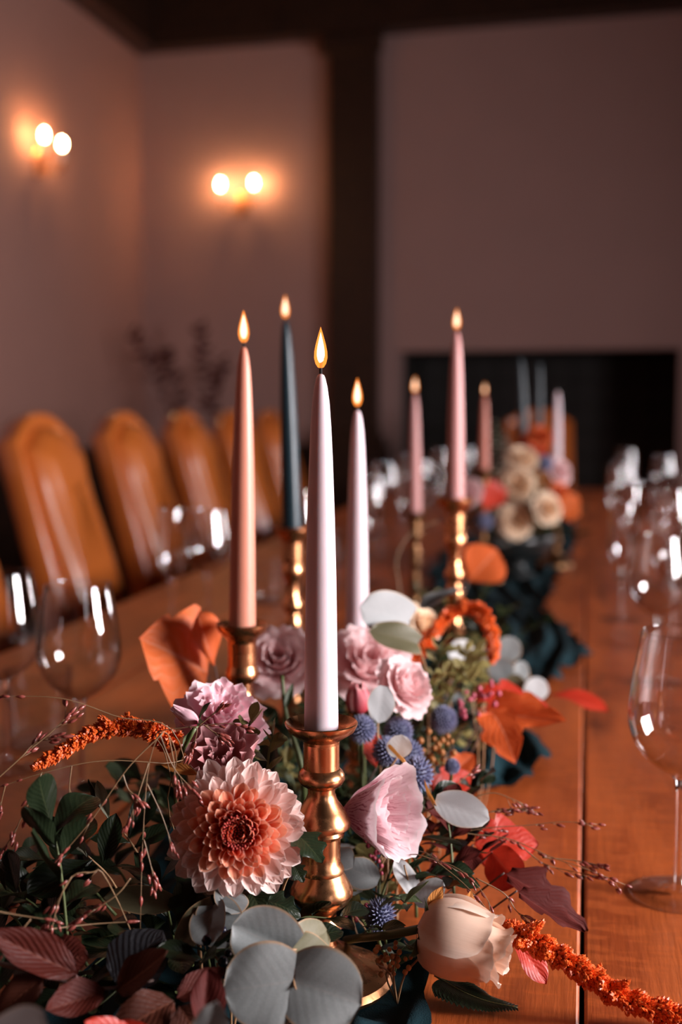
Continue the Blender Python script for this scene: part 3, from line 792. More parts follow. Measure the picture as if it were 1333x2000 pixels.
# ------------------------------------------------------------------ the garland: gauze runner
def runner():
    nu, nv = 56, 480; v = []; f = []; uv = []
    redge = [(.30, -.11), (.62, -.10), (.80, -.095), (.92, -.15), (1.08, -.17), (1.20, -.12), (1.30, -.045), (1.40, -.035), (1.55, -.10), (1.80, -.03), (1.97, .012), (2.12, -.015), (2.35, -.07), (2.7, -.06), (3.1, -.04), (3.6, -.025), (4.5, -.03), (5.3, -.04), (5.8, -.06)]
    def re(y):
        for (a, b), (c, d) in zip(redge, redge[1:]):
            if y <= c:
                t = (y - a) / (c - a); t = t * t * (3 - 2 * t); return b + (d - b) * t
        return redge[-1][1]
    for j in range(nv + 1):
        y = .32 + (5.75 - .32) * j / nv
        x1 = re(y) + .006 * math.sin(y * 61) ; x0 = -.335 + .03 * math.sin(y * 3.1 + 1) + .012 * math.sin(y * 17)
        for i in range(nu + 1):
            u = i / nu; x = x0 + (x1 - x0) * u
            h = .5 + .5 * math.sin(120 * x + 9 * math.sin(2.6 * y) + 3.5 * math.sin(7.1 * y + 2))
            h2 = 1 - abs(math.sin(105 * x + 9 * y + 3 * math.sin(5.2 * y)))
            amp = .009 + .012 * (max(0, math.sin((u ** 1.2) * PI)) ** .6) * (.55 + .45 * math.sin(3.3 * y + 4 * u))
            z = TZ + .0025 + amp * (h * .7 + h2 * .3) + (.005 * h2 if u > .8 else 0)
            for q, r_ in STICKS + [(V((-.155, 2.86, 0)), .046)]:      # pressed flat under the feet
                e = math.hypot(x - q.x, y - q.y)
                if e < r_ + .034:
                    k_ = max(0.0, min(1.0, (e - r_ - .012) / .022)); z = TZ + .0008 + (z - TZ - .0008) * k_ * k_ * (3 - 2 * k_)
            v.append((x, y, z)); uv.append((u, j / nv))
    W_ = nu + 1
    for j in range(nv):
        for i in range(nu): f.append((j * W_ + i, j * W_ + i + 1, (j + 1) * W_ + i + 1, (j + 1) * W_ + i))
    o = obj('table_runner', MB().add(v, f, uv), None, mat=M['gauze'])
    tag(o, 'crumpled dark teal gauze runner lying along the table under the flowers', 'table runner')
runner()
cl = P(850, 1962, .785)

# ------------------------------------------------------------------ chrysanthemum
def chrys_petal(name, mat, cup, bend, w, seed):
    """unit-length strap with incurved edges"""
    nu, nv = 5, 10; v = []; f = []; uv = []; r_ = random.Random(seed)
    for j in range(nv + 1):
        t = j / nv; wd = w * (.45 + .55 * math.sin(PI * min(1, t * .70)) ) * (1 - max(0, (t - .70) / .30) ** 3.2 * .90)
        th = bend * t; y = math.sin(th) / bend; z = (1 - math.cos(th)) / bend
        cc = cup * (1 - .55 * t)
        for i in range(2 * nu + 1):
            u = (i - nu) / nu; a = u * cc
            x = wd * math.sin(a) / max(cc, .2); zz = wd * (1 - math.cos(a)) / max(cc, .2)
            zz += .012 * math.cos(u * 9) * (1 - abs(u))
            v.append((x, y - zz * math.sin(th) * .6, z + zz)); uv.append((u * .5 + .5, t))
    W_ = 2 * nu + 1
    for j in range(nv):
        for i in range(W_ - 1): f.append((j * W_ + i, j * W_ + i + 1, (j + 1) * W_ + i + 1, (j + 1) * W_ + i))
    return MB().add(v, f, uv).mesh(name, M[mat])
def chrysanthemum(label, p, axis, scale=1.0, mats=('chr_out', 'chr_mid', 'chr_in', 'chr_eye'), name='chrysanthemum', n=205, group=None):
    t = thing(name, label, 'flower', Matrix.Translation(p) @ frame_z(axis, .4) @ Matrix.Scale(scale, 4), group)
    rr = random.Random(5)
    me = {'o': [chrys_petal('petal', mats[0], 1.25, b, .20, s) for s, b in ((1, .35), (2, .6), (3, .15))],
          'm': [chrys_petal('petal', mats[1], 1.5, b, .23, s) for s, b in ((4, .5), (5, .75))],
          'i': [chrys_petal('petal', mats[2], 2.0, b, .25, s) for s, b in ((6, .7), (7, .9))]}
    for i in range(n):
        q = (i + 6) / (n + 6); a = i * 2.39996 + rr.uniform(-.10, .10)
        r0 = .0035 + .0075 * q ** .6
        elev = math.radians(76 - 104 * q ** .80 + rr.uniform(-8, 8))
        L = (.0075 + .0300 * q ** .85) * rr.uniform(.92, 1.07)
        z0 = .012 - .020 * q
        k_ = 'i' if q < .26 else ('m' if q < .58 else 'o')
        d = V((math.cos(elev), 0, math.sin(elev)))
        Mp = Matrix.Rotation(a, 4, 'Z') @ Matrix.Translation((r0, 0, z0)) @ frame(d, V((-math.sin(elev), 0, math.cos(elev)))) @ Matrix.Rotation(rr.uniform(-.12, .12), 4, 'Y') @ Matrix.Diagonal((L * rr.uniform(.85, 1.05), L, L, 1))
        obj('petal', rr.choice(me[k_]), t, Mp)
    eye = MB()
    for i in range(110):
        q = (i + .5) / 110; a = i * 2.39996; r0 = .0105 * math.sqrt(q); L = .0040 + .0055 * q
        b = V((r0 * .6 * math.cos(a), r0 * .6 * math.sin(a), .010)); e = V((r0 * math.cos(a), r0 * math.sin(a), .0145 + L * .85 - .002 * (1 - q)))
        tube([b, b.lerp(e, .6), e], [.0005, .00085, .0006], 5, eye)
    tag(obj('heart_florets', eye, t, mat=M[mats[3]]), 'dark red unopened heart florets', kind='stuff')
    obj('receptacle', lathe([(0, -.012), (.006, -.010), (.010, -.002), (.009, .008), (.004, .011), (0, .0115)], 14), t, mat=M['stem_green'])
    stem_to_table(t, off=V((0, .03, 0)), drop=.025)
    return t
chrysanthemum('large pale pink chrysanthemum with orange inner petals and dark red heart', P(463, 1622, .775), cdir(.12, .20, 1), 1.0)

# ------------------------------------------------------------------ roses, lisianthus, buds
LIS = [(5, [(.003, 0), (.014, .004), (.027, .012), (.038, .017)], .80, .0020, .10, 0), (5, [(.003, .001), (.012, .009), (.021, .020), (.031, .028)], .85, .0020, .10, .7),
       (4, [(.002, .002), (.009, .013), (.015, .025), (.022, .034)], .98, .0018, .10, .3), (3, [(.0015, .003), (.005, .015), (.009, .027), (.013, .036)], 1.2, .0014, .10, 1.1), (3, [(.001, .004), (.003, .016), (.004, .027), (.006, .034)], 1.2, .0010, .10, .2)]
bloom('lisianthus', 'pink ruffled lisianthus with magenta base behind the chrysanthemum', P(422, 1430, .885), cdir(.30, .70, .60), LIS, 'lis_pink', scale=.90)
LISB = [(3, [(.003, 0), (.016, .008), (.022, .020), (.026, .030)], 1.15, .0030, .15, .2), (3, [(.003, .002), (.011, .012), (.014, .022), (.017, .031)], 1.15, .0026, .15, 1.2), (3, [(.002, .003), (.006, .014), (.007, .022), (.008, .029)], 1.2, .0015, .1, 2.0)]
bloom('lisianthus', 'dusty mauve half-open lisianthus just above the chrysanthemum', P(446, 1520, .83), cdir(-.12, .85, .55), LISB, 'lis_mauve', scale=.92)
BUD = [(3, [(.002, 0), (.007, .006), (.008, .016), (.002, .030)], 1.25, .0006, .1, 0), (3, [(.0015, .001), (.005, .007), (.006, .018), (.0015, .033)], 1.3, .0005, .1, .9)]
fb = bloom('flower_bud', 'pointed pink lisianthus bud leaning away from the ruffled pink bloom', P(388, 1416, .818), cdir(-.80, .58, .15), BUD, 'lis_pink', sepals=4, cat='bud', scale=.66, stem=False)
Mi = fb.matrix_world.inverted(); g_ = P(352, 1600, .86); g_.z = TZ + .004
obj('stem', tube([Mi @ q for q in curve([P(386, 1415, .818), P(372, 1438, .814), P(348, 1490, .828), P(344, 1560, .85), g_], 16)], .0016 / .66, 7), fb, mat=M['stem_green'])
VEI = [(3, [(.003, 0), (.015, .014), (.024, .032), (.036, .052)], 1.12, .0016, .10, 2.6), (3, [(.003, .002), (.011, .016), (.018, .034), (.026, .054)], 1.12, .0015, .10, 1.5), (3, [(.002, .003), (.007, .018), (.011, .034), (.016, .051)], 1.15, .0014, .10, .4)]
bloom('lisianthus', 'white lisianthus with crimson veins leaning against the foremost candlestick', P(672, 1585, .885), cdir(.80, .10, .52), VEI, 'lis_vein', scale=.95, spin=.3)
ROSE = [(5, [(.004, 0), (.020, .006), (.032, .014), (.041, .013)], .72, .0016, .2, 0), (5, [(.004, .002), (.016, .009), (.026, .021), (.034, .024)], .78, .0014, .2, .6),
        (4, [(.003, .003), (.013, .011), (.018, .025), (.024, .033)], .95, .0010, .18, .2), (3, [(.003, .004), (.010, .012), (.012, .027), (.015, .035)], 1.2, .0008, .14, .9),
        (3, [(.002, .005), (.006, .014), (.007, .027), (.008, .035)], 1.25, .0006, .12, .2)]
bloom('garden_rose', 'open pale pink rose under the shorter lilac candle', P(712, 1315, 1.12), cdir(.18, .62, .7), ROSE, 'rose_pink', scale=1.06)
bloom('garden_rose', 'open pale pink rose lower beside the deep pink bud', P(775, 1350, 1.03), cdir(.55, .45, .6), ROSE, 'rose_pink', scale=.72, spin=.8)
bloom('garden_rose', 'pale pink rose between the peach candle and the front lilac candle', P(548, 1305, 1.12), cdir(-.05, .55, .8), ROSE, 'rose_pink', scale=.92, spin=1.7)
RB = [(3, [(.003, 0), (.011, .006), (.013, .018), (.008, .030)], 1.2, .0006, .1, 0), (3, [(.002, .001), (.008, .008), (.010, .020), (.005, .034)], 1.25, .0006, .1, 1.0), (2, [(.001, .002), (.004, .01), (.005, .022), (.002, .034)], 1.6, .0004, .1, 2.0)]
bloom('rose_bud', 'small deep pink rosebud under the open pale pink rose', P(703, 1395, 1.01), cdir(-.10, 1, .15), RB, 'rose_bud', sepals=5, cat='bud', scale=.80)
CR = [(3, [(.003, 0), (.0205, .006), (.0262, .022), (.0235, .042), (.0238, .0500)], 1.08, .0007, .42, .55), (3, [(.003, .001), (.0180, .009), (.0235, .026), (.0195, .048), (.0205, .0560)], 1.05, .0009, .34, 1.6),
      (3, [(.002, .002), (.0150, .011), (.0195, .030), (.0160, .053), (.0195, .0625)], 1.15, .0012, .26, .4), (3, [(.002, .003), (.0110, .012), (.0150, .032), (.0115, .056), (.0140, .0650)], 1.2, .0011, .22, 1.5), (3, [(.001, .004), (.007, .013), (.010, .034), (.007, .057), (.0085, .064)], 1.3, .0009, .2, .2), (3, [(.001, .004), (.003, .013), (.005, .034), (.003, .057), (.004, .062)], 1.3, .0007, .2, .9)]
cr = bloom('cream_rose', 'cream peach rose lying sideways above the fern at the garland edge', P(816, 1812, .80), cdir(.93, -.20, .22), CR, 'rose_cream', stem=False, sepals=4, scale=.96, spin=1.5, curl=.004)
Mi = cr.matrix_world.inverted()
obj('stem', tube([Mi @ q for q in curve([P(822, 1814, .80), P(760, 1826, .81), P(705, 1832, .845), P(676, 1836, .882)], 16)], .0030, 8), cr, mat=M['stem_green'])
leaf_px(cr, 'lance', 'amber', (838, 1772, .80), (866, 1735, .795), (.2, .1, 1), .55, 0, 'sepal')
leaf_px(cr, 'lance', 'amber', (912, 1778, .815), (922, 1742, .81), (.1, .1, 1), .50, 0, 'sepal')
bloom('garden_rose', 'small cream and yellow bloom beside the large silver leaf', P(815, 1225, 1.36), cdir(.55, .35, .6), ROSE, 'cream', scale=.62, spin=.3)

# ------------------------------------------------------------------ amaranth tassels
OCT = [(1, 0, 0), (-1, 0, 0), (0, 1, 0), (0, -1, 0), (0, 0, 1.4), (0, 0, -1)]
OF = [(0, 2, 4), (2, 1, 4), (1, 3, 4), (3, 0, 4), (2, 0, 5), (1, 2, 5), (3, 1, 5), (0, 3, 5)]
def amaranth(label, pts, r0, r1, lump, n, seed, fs=.0011):
    rr = random.Random(seed); pts = [P(*q) if not isinstance(q, Vector) else q for q in pts]
    t = thing('amaranth', label, 'flower', pts[0], 'orange amaranth tassels')
    c = curve([p - pts[0] for p in pts], 60)
    obj('stem', tube(c, [.0016 * (1 - .5 * i / 60) for i in range(61)], 6), t, mat=M['stem_tan'])
    tufts = []
    for i in range(26):                                  # side branchlets near the thick end
        q = rr.random() ** 1.3 * .62; tufts.append((q, rr.uniform(0, 2 * PI), rr.uniform(.4, 1.0)))
    m = MB()
    def put(p, d, s):
        R_ = frame_z(d, rr.uniform(0, 6)); o = [p + R_.to_3x3() @ (V(q) * s) for q in OCT]; m.add(o, OF, [(.5, .5)] * 6)
    for i in range(n):
        q = rr.random(); x = q * 60; k_ = min(int(x), 59); p = c[k_].lerp(c[k_ + 1], x - k_); tg = (c[k_ + 1] - c[k_]).normalized()
        d = V((rr.gauss(0, 1), rr.gauss(0, 1), rr.gauss(0, 1))); d -= tg * d.dot(tg); d.normalize()
        R_ = r0 + (r1 - r0) * q; R_ *= (1 - .75 * max(0, (q - .9) / .1)) * (1 + .18 * math.sin(q * 70 + 3 * d.z))
        put(p + d * R_ * rr.uniform(.55, 1.0), (d + tg * .5).normalized(), fs * rr.uniform(.8, 1.35))
    for q, a, ln in tufts:
        x = q * 60; k_ = min(int(x), 59); p = c[k_]; tg = (c[k_ + 1] - c[k_]).normalized()
        d = V((math.cos(a), math.sin(a), .35)); d -= tg * d.dot(tg) * .6; d.normalize()
        for j in range(46):
            s = rr.random(); w_ = .0028 * (1 - .5 * s)
            e = V((rr.gauss(0, 1), rr.gauss(0, 1), rr.gauss(0, 1))).normalized()
            put(p + d * (r0 * .6 + lump * ln * s) + e * w_, (e + d).normalized(), fs * rr.uniform(.8, 1.3))
    tag(obj('florets', m, t, mat=M['amaranth'], smooth=False), 'tiny orange florets', kind='stuff')
    return t
amaranth('orange amaranth tassel arching out in front of the cut tumbler', [(338, 1456, .840), (302, 1430, .835), (245, 1419, .83), (180, 1432, .82), (120, 1468, .81), (64, 1500, .80)], .0075, .0034, .008, 1900, 1, .00125)
amaranth('orange amaranth tassel trailing over the dark plank joint below the lone glass', [(985, 1815, .83), (1020, 1830, .815), (1075, 1858, .805), (1130, 1890, .80), (1185, 1930, .795), (1250, 1962, .79), (1333, 1986, .785), (1420, 2010, .78)], .0070, .0074, .013, 4200, 2, .00125)
amaranth('orange amaranth tassel drooping in an arch below the tall beaded candlestick', [(800, 1310, 1.26), (838, 1245, 1.27), (880, 1200, 1.28), (925, 1188, 1.28), (955, 1222, 1.27), (964, 1262, 1.27), (960, 1296, 1.27)], .0070, .0066, .009, 1500, 3, .0016)

# ------------------------------------------------------------------ sea holly thistles
def thistle_meshes():
    m = MB(); n = 170
    for i in range(n):
        z = 1 - 1.75 * (i + .5) / n; a = i * 2.39996; s = math.sqrt(max(0, 1 - z * z)); d = V((s * math.cos(a), s * math.sin(a), z * 1.12))
        R_ = frame_z(d, i); b = d * .80; w_ = .085
        o = [b + R_.to_3x3() @ V(q) for q in ((w_, 0, 0), (0, w_, 0), (-w_, 0, 0), (0, -w_, 0), (0, 0, .34))]
        m.add(o, [(0, 1, 4), (1, 2, 4), (2, 3, 4), (3, 0, 4)])
    return lathe([(0, -.85), (.5, -.68), (.78, -.25), (.82, .15), (.62, .62), (.3, .86), (0, .92)], 16).mesh('head', M['thistle_core']), m.mesh('bristles', M['thistle'], False)
TH, TB = thistle_meshes()
def thistle(label, px, py, d, rp, axis=(0, .8, .6)):
    r_ = rp * d / F
    t = thing('sea_holly', label, 'flower', Matrix.Translation(P(px, py, d)) @ frame_z(cdir(*axis), px) @ Matrix.Scale(r_, 4), 'blue sea holly heads')
    obj('head', TH, t); tag(obj('bristles', TB, t), kind='stuff')
    for i in range(6):
        a = 2 * PI * i / 6
        obj('bract', leaf_of('lance', 'green', 1), t, Matrix.Rotation(a, 4, 'Z') @ Matrix.Translation((.2, 0, -.8)) @ frame(V((1, 0, .25)), V((-.2, 0, 1))) @ Matrix.Diagonal((.28, 1.05, 1, 1)))
    stem_to_table(t, 'stem_green', .0014, V((0, .01, 0)))
    return t
for a in [('blue sea holly head beside the rim of the foremost candlestick', 708, 1424, .98, 27), ('blue sea holly head at the top of the cluster behind the folded pale leaf', 778, 1429, 1.016, 28),
          ('blue sea holly head partly hidden by the folded pale leaf', 757, 1468, .956, 28), ('blue sea holly head behind the lowest one of the cluster', 799, 1474, .990, 28),
          ('large blue sea holly head at the bottom of the cluster above the oval leaf', 812, 1512, .935, 34), ('blurred blue sea holly head off by itself near the orange leaves', 866, 1406, 1.12, 27),
          ('dark blue sea holly head low above the cream rose stem', 742, 1788, .855, 31), ('small blue sea holly head by the teal gauze fold', 884, 1497, .985, 15)]:
    thistle(*a)

# ------------------------------------------------------------------ eucalyptus and other key leaves
E = 'eucalyptus_sprig'
spray(E, 'silver-grey eucalyptus sprig with large heart leaves in front of the foremost candlestick', 'foliage',
      [(560, 1990, .745), (600, 1880, .735), (569, 1857, .725), (574, 1917, .712), (578, 1932, .708)],
      [('heart', 'euc', (572, 1916, .712), (437, 1938, .700), (-.1, .25, 1), 1.08, 0), ('heart', 'euc', (576, 1916, .712), (708, 1962, .702), (.30, .30, 1), 1.05, 0),
       ('heart', 'euc', (567, 1858, .726), (452, 1806, .730), (-.1, .45, 1), .92, 1), ('heart', 'euc_olive', (570, 1856, .726), (676, 1886, .735), (.1, .9, .5), .80, 0),
       ('heart', 'euc_olive', (572, 1854, .728), (652, 1810, .755), (.5, .5, .7), .60, 0)], 'stem_tan', .0011)
spray(E, 'grey-green eucalyptus leaves tucked under the chrysanthemum', 'foliage', [(470, 1850, .77), (430, 1800, .77), (415, 1770, .765)],
      [('heart', 'euc', (418, 1768, .765), (450, 1850, .755), (.1, .4, 1), 1.0, 0), ('heart', 'euc', (415, 1770, .765), (395, 1868, .745), (-.3, .3, 1), .72, 1), ('heart', 'euc_olive', (418, 1772, .765), (340, 1850, .75), (-.2, .6, .8), .55, 0), ('round', 'euc', (440, 1780, .76), (480, 1720, .79), (.2, .5, .8), .8, 0)])
spray(E, 'oval pale silver leaf on a tan stem beside the veined white lisianthus', 'foliage', [(770, 1640, .93), (800, 1602, .905), (848, 1577, .895)],
      [('round', 'euc_pale', (851, 1562, .895), (957, 1600, .885), (.1, .35, 1), .60, 3), ('lance', 'amber', (858, 1588, .895), (828, 1514, .90), (-1, .0, .25), .30, 3)])
spray(E, 'folded pale leaf pair on a tan stem among the sea holly heads', 'foliage', [(748, 1520, .925), (762, 1500, .925), (776, 1480, .925)],
      [('round', 'euc_pale', (776, 1480, .925), (785, 1436, .92), (.15, .35, 1), 1.0, 3), ('obov', 'amber', (777, 1480, .924), (799, 1474, .900), (.2, .2, 1), 1.1, 1)])
spray(E, 'pale eucalyptus leaves in the shade between candlestick and cream rose', 'foliage', [(760, 1800, .89), (800, 1750, .88), (790, 1690, .87)],
      [('round', 'euc_pale', (815, 1752, .875), (786, 1668, .87), (.3, .2, 1), .48, 0), ('round', 'euc_pale', (812, 1765, .87), (868, 1712, .865), (.1, .4, 1), .70, 3), ('round', 'euc', (740, 1720, .89), (670, 1690, .885), (-.2, .4, 1), .75, 3), ('round', 'euc', (700, 1745, .895), (672, 1690, .89), (-.2, .4, 1), .8, 3)])
spray(E, 'large pale silver eucalyptus leaf with brown leaf beneath, below the dusty rose candle', 'foliage', [(835, 1330, 1.13), (818, 1262, 1.08), (800, 1218, 1.09)],
      [('heart', 'euc_pale', (800, 1213, 1.09), (706, 1184, 1.075), (-.1, .35, 1), .82, 3), ('heart', 'euc_olive', (815, 1258, 1.075), (727, 1226, 1.06), (0, .6, .8), .58, 0), ('round', 'euc', (830, 1190, 1.20), (905, 1130, 1.25), (-.4, .8, .4), .45, 0)])
spray(E, 'pale eucalyptus leaf hanging beside the deep pink rosebud', 'foliage', [(742, 1470, .985), (738, 1425, .985), (746, 1345, .988)],
      [('round', 'euc_pale', (750, 1340, .988), (740, 1412, .978), (.1, .2, 1), .72, 3)])
spray(E, 'chain of small silver eucalyptus discs at the edge of the dark gauze', 'foliage', [(880, 1330, 1.35), (930, 1300, 1.36), (1000, 1290, 1.38), (1060, 1345, 1.36)],
      [('round', 'euc_pale', (925, 1290, 1.35), (880, 1262, 1.34), (-.1, .4, 1), .95, 3), ('round', 'euc_pale', (930, 1292, 1.35), (948, 1262, 1.34), (.2, .3, 1), .9, 3), ('round', 'euc', (985, 1290, 1.37), (1005, 1244, 1.37), (.1, .3, 1), 1.0, 3),
       ('round', 'euc', (990, 1330, 1.36), (968, 1285, 1.35), (-.2, .3, 1), .9, 3), ('round', 'euc', (1015, 1335, 1.36), (1020, 1290, 1.36), (.3, .4, 1), .8, 3), ('round', 'euc_pale', (1045, 1368, 1.34), (1052, 1322, 1.34), (.2, .5, 1), 1.05, 3), ('round', 'euc_olive', (1000, 1360, 1.35), (1012, 1318, 1.34), (0, .3, 1), .9, 3)])
spray(E, 'out-of-focus silver leaf at the near edge of the garland', 'foliage', [(20, 2150, .56), (40, 2110, .555)], [('heart', 'euc_pale', (-60, 2075, .55), (85, 1995, .54), (-.1, .9, .5), .75, 3)])
spray(E, 'silver blurred leaf beside the maroon curled leaf close to the lens', 'foliage', [(400, 2150, .60), (402, 2080, .595)], [('heart', 'euc', (400, 2075, .60), (418, 1968, .59), (0, .4, 1), .55, 0)])

L_ = 'laurel_sprig'
spray(L_, 'dark laurel sprig with one pale underside leaf, outermost over the wood', 'foliage', [(250, 1780, .86), (215, 1715, .84), (172, 1672, .82)],
      [('obov', 'laurel', (172, 1672, .82), (72, 1598, .815), (-.2, .5, .8), .45, 0), ('obov', 'laurel_back', (170, 1675, .81), (124, 1582, .80), (.2, .1, 1), .28, 1), ('obov', 'laurel', (180, 1678, .82), (55, 1760, .80), (-.3, .5, .8), .50, 1), ('obov', 'laurel', (190, 1690, .815), (75, 1780, .80), (-.2, .3, 1), .55, 2), ('obov', 'laurel', (200, 1690, .83), (225, 1590, .83), (.1, .3, 1), .45, 0)])
spray(L_, 'dark laurel sprig with upright pale leaf behind the drooping grass seeds', 'foliage', [(290, 1720, .87), (265, 1660, .86), (230, 1610, .85)],
      [('obov', 'laurel_back', (214, 1605, .84), (188, 1520, .84), (.3, .0, 1), .26, 1), ('obov', 'laurel', (205, 1590, .85), (182, 1515, .85), (-.6, .2, .8), .35, 1), ('obov', 'laurel', (250, 1640, .86), (300, 1540, .87), (.1, .4, .9), .45, 0), ('obov', 'laurel', (255, 1645, .85), (178, 1630, .84), (-.1, .8, .6), .40, 0), ('obov', 'laurel', (262, 1655, .85), (330, 1610, .85), (.1, .6, .8), .45, 0), ('obov', 'laurel', (262, 1665, .84), (310, 1720, .82), (.1, .5, .8), .5, 2)])
spray(L_, 'grey-green flat leaf lying below the laurel, beside the black beech leaf', 'foliage', [(380, 1780, .80), (340, 1768, .79)], [('round', 'euc_olive', (345, 1765, .785), (202, 1752, .775), (0, .75, .65), .42, 3), ('lance', 'green', (340, 1768, .785), (400, 1700, .80), (.2, .4, .8), .5, 0)])
C_ = 'chrysanthemum_foliage'
spray(C_, 'toothed dark green leaves lapping over the stem of the foremost candlestick', 'foliage', [(552, 1740, .815), (572, 1690, .80), (584, 1635, .792)],
      [('lobed', 'laurel', (578, 1628, .79), (640, 1705, .775), (.4, .5, .8), .85, 0), ('lobed', 'laurel', (520, 1760, .785), (608, 1762, .775), (.1, .8, .6), .62, 2), ('lobed', 'laurel', (574, 1690, .797), (594, 1722, .79), (.3, .2, 1), .8, 0)])
spray(C_, 'lobed dark green leaves hanging straight under the chrysanthemum', 'foliage', [(430, 1745, .815), (420, 1700, .81)],
      [('lobed', 'laurel', (422, 1702, .805), (345, 1832, .765), (-.2, .4, .9), .62, 0), ('lobed', 'laurel', (425, 1706, .803), (405, 1812, .775), (.1, .3, 1), .55, 1), ('lobed', 'laurel', (490, 1742, .805), (522, 1800, .785), (.2, .5, .8), .7, 0)])
B_ = 'beech_twig'
spray(B_, 'copper beech twig with ridged red-brown leaves in the near corner of the garland', 'foliage', [(-60, 1868, .70), (0, 1882, .70), (80, 1902, .70), (150, 1925, .70), (215, 1930, .705), (300, 1915, .715)],
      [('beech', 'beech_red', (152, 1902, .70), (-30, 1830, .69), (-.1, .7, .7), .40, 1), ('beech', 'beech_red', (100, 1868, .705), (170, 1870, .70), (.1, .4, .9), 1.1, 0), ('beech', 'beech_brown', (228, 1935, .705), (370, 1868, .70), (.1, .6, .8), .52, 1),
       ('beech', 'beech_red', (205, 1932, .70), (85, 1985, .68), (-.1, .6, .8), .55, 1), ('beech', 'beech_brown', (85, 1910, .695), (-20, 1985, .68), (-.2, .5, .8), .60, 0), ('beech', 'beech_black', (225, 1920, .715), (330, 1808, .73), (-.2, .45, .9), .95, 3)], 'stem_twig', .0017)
spray(B_, 'dark red beech leaves crowding the near edge below the eucalyptus', 'foliage', [(290, 2080, .68), (320, 2000, .69), (340, 1960, .70)],
      [('beech', 'beech_brown', (340, 1955, .70), (210, 2010, .67), (0, .7, .7), .6, 0), ('beech', 'beech_red', (345, 1950, .70), (440, 1895, .715), (.1, .5, .8), .5, 1), ('beech', 'beech_brown', (350, 1965, .69), (410, 2060, .67), (.2, .5, .8), .7, 0), ('obov', 'maroon', (400, 2060, .66), (395, 1900, .69), (.5, .3, .8), .42, 1), ('beech', 'red', (260, 2075, .65), (150, 2000, .64), (0, .8, .6), .6, 1), ('beech', 'red', (300, 2070, .64), (240, 1985, .65), (.1, .7, .7), .6, 0)], 'stem_twig')
A_ = 'autumn_leaf'
def single(label, kind, mat, b, t, n, wr, var, root=None):
    s_ = spray(A_, label, 'leaf', [b], [], 'stem_tan', .0010, root) if False else None
    p0 = P(*b); g = clear(V((p0.x + (-.05 if p0.x > -.2 else .02), p0.y + .01, TZ + .006)))
    th_ = thing(A_, label, 'leaf', g)
    obj('stem', tube(curve([V((0, 0, 0)), (p0 - g) * .5 + V((0, .006, 0)), p0 - g], 8), .0008, 6), th_, mat=M['stem_twig'])
    leaf_px(th_, kind, mat, b, t, n, wr, var, 'blade')
single('large ruffled orange autumn leaf between the wine glass and the peach candle', 'maple', 'orange', (408, 1318, 1.10), (292, 1238, 1.05), (.15, .55, .8), 1.15, 0)
single('salmon orange leaf folded against the peach candlestick', 'obov', 'orange', (420, 1300, 1.09), (372, 1196, 1.08), (.7, .35, .6), .62, 1)
single('orange-red autumn leaf with pale curled tip pointing at the plank joint', 'maple', 'orange', (950, 1385, 1.17), (1112, 1418, 1.14), (.1, .7, .7), .55, 1)
single('orange curled autumn leaf drooping over the gauze fold', 'maple', 'orange', (960, 1390, 1.13), (1010, 1455, 1.075), (.2, .4, .9), .60, 2)
single('scarlet autumn leaf behind the orange curled leaves', 'maple', 'red', (925, 1385, 1.20), (1085, 1370, 1.20), (.0, .8, .6), .7, 0)
single('long red autumn leaf lying flat on the wood across the plank joint', 'obov', 'red', (1075, 1355, 1.39), (1192, 1372, 1.36), (0, .95, .3), .55, 0)
single('bright scarlet cupped leaf at the garland edge above the maroon leaves', 'round', 'red', (962, 1665, .93), (1020, 1738, .90), (-.3, .3, 1), .85, 1)
single('dark red leaf behind the bright scarlet cupped leaf', 'maple', 'red', (925, 1650, .95), (1058, 1640, .95), (.1, .6, .8), .75, 0)
single('maroon lobed leaf stretching along the wood to the plank joint', 'lobed', 'maroon', (985, 1705, .90), (1165, 1800, .885), (.1, .85, .5), .42, 0)
single('maroon leaf with crimson tip under the orange tassel', 'lobed', 'maroon', (1010, 1740, .87), (1130, 1835, .865), (.1, .85, .5), .45, 1)
single('crimson leaf showing beneath the orange tassel beside the cream rose', 'obov', 'red', (1000, 1830, .83), (1075, 1918, .815), (.1, .7, .7), .5, 0)
single('diamond-shaped orange leaf beside the tall beaded candlestick', 'obov', 'orange', (915, 1135, 1.70), (972, 1075, 1.68), (.2, .2, 1), 1.1, 0)
single('amber narrow leaf left of the mauve lisianthus', 'lance', 'amber', (385, 1512, .805), (312, 1494, .805), (0, .5, .8), .30, 0)
single('dark red leaf between the sea holly heads', 'obov', 'red', (735, 1500, 1.01), (728, 1430, 1.0), (.2, .2, 1), .6, 0)
single('red leaf under the sea holly cluster', 'maple', 'red', (850, 1560, 1.03), (930, 1502, 1.06), (.2, .5, .8), .6, 0)
single('orange leaf beside the small sea holly near the gauze fold', 'maple', 'orange', (880, 1510, 1.075), (925, 1478, 1.09), (.2, .5, .8), .8, 1)

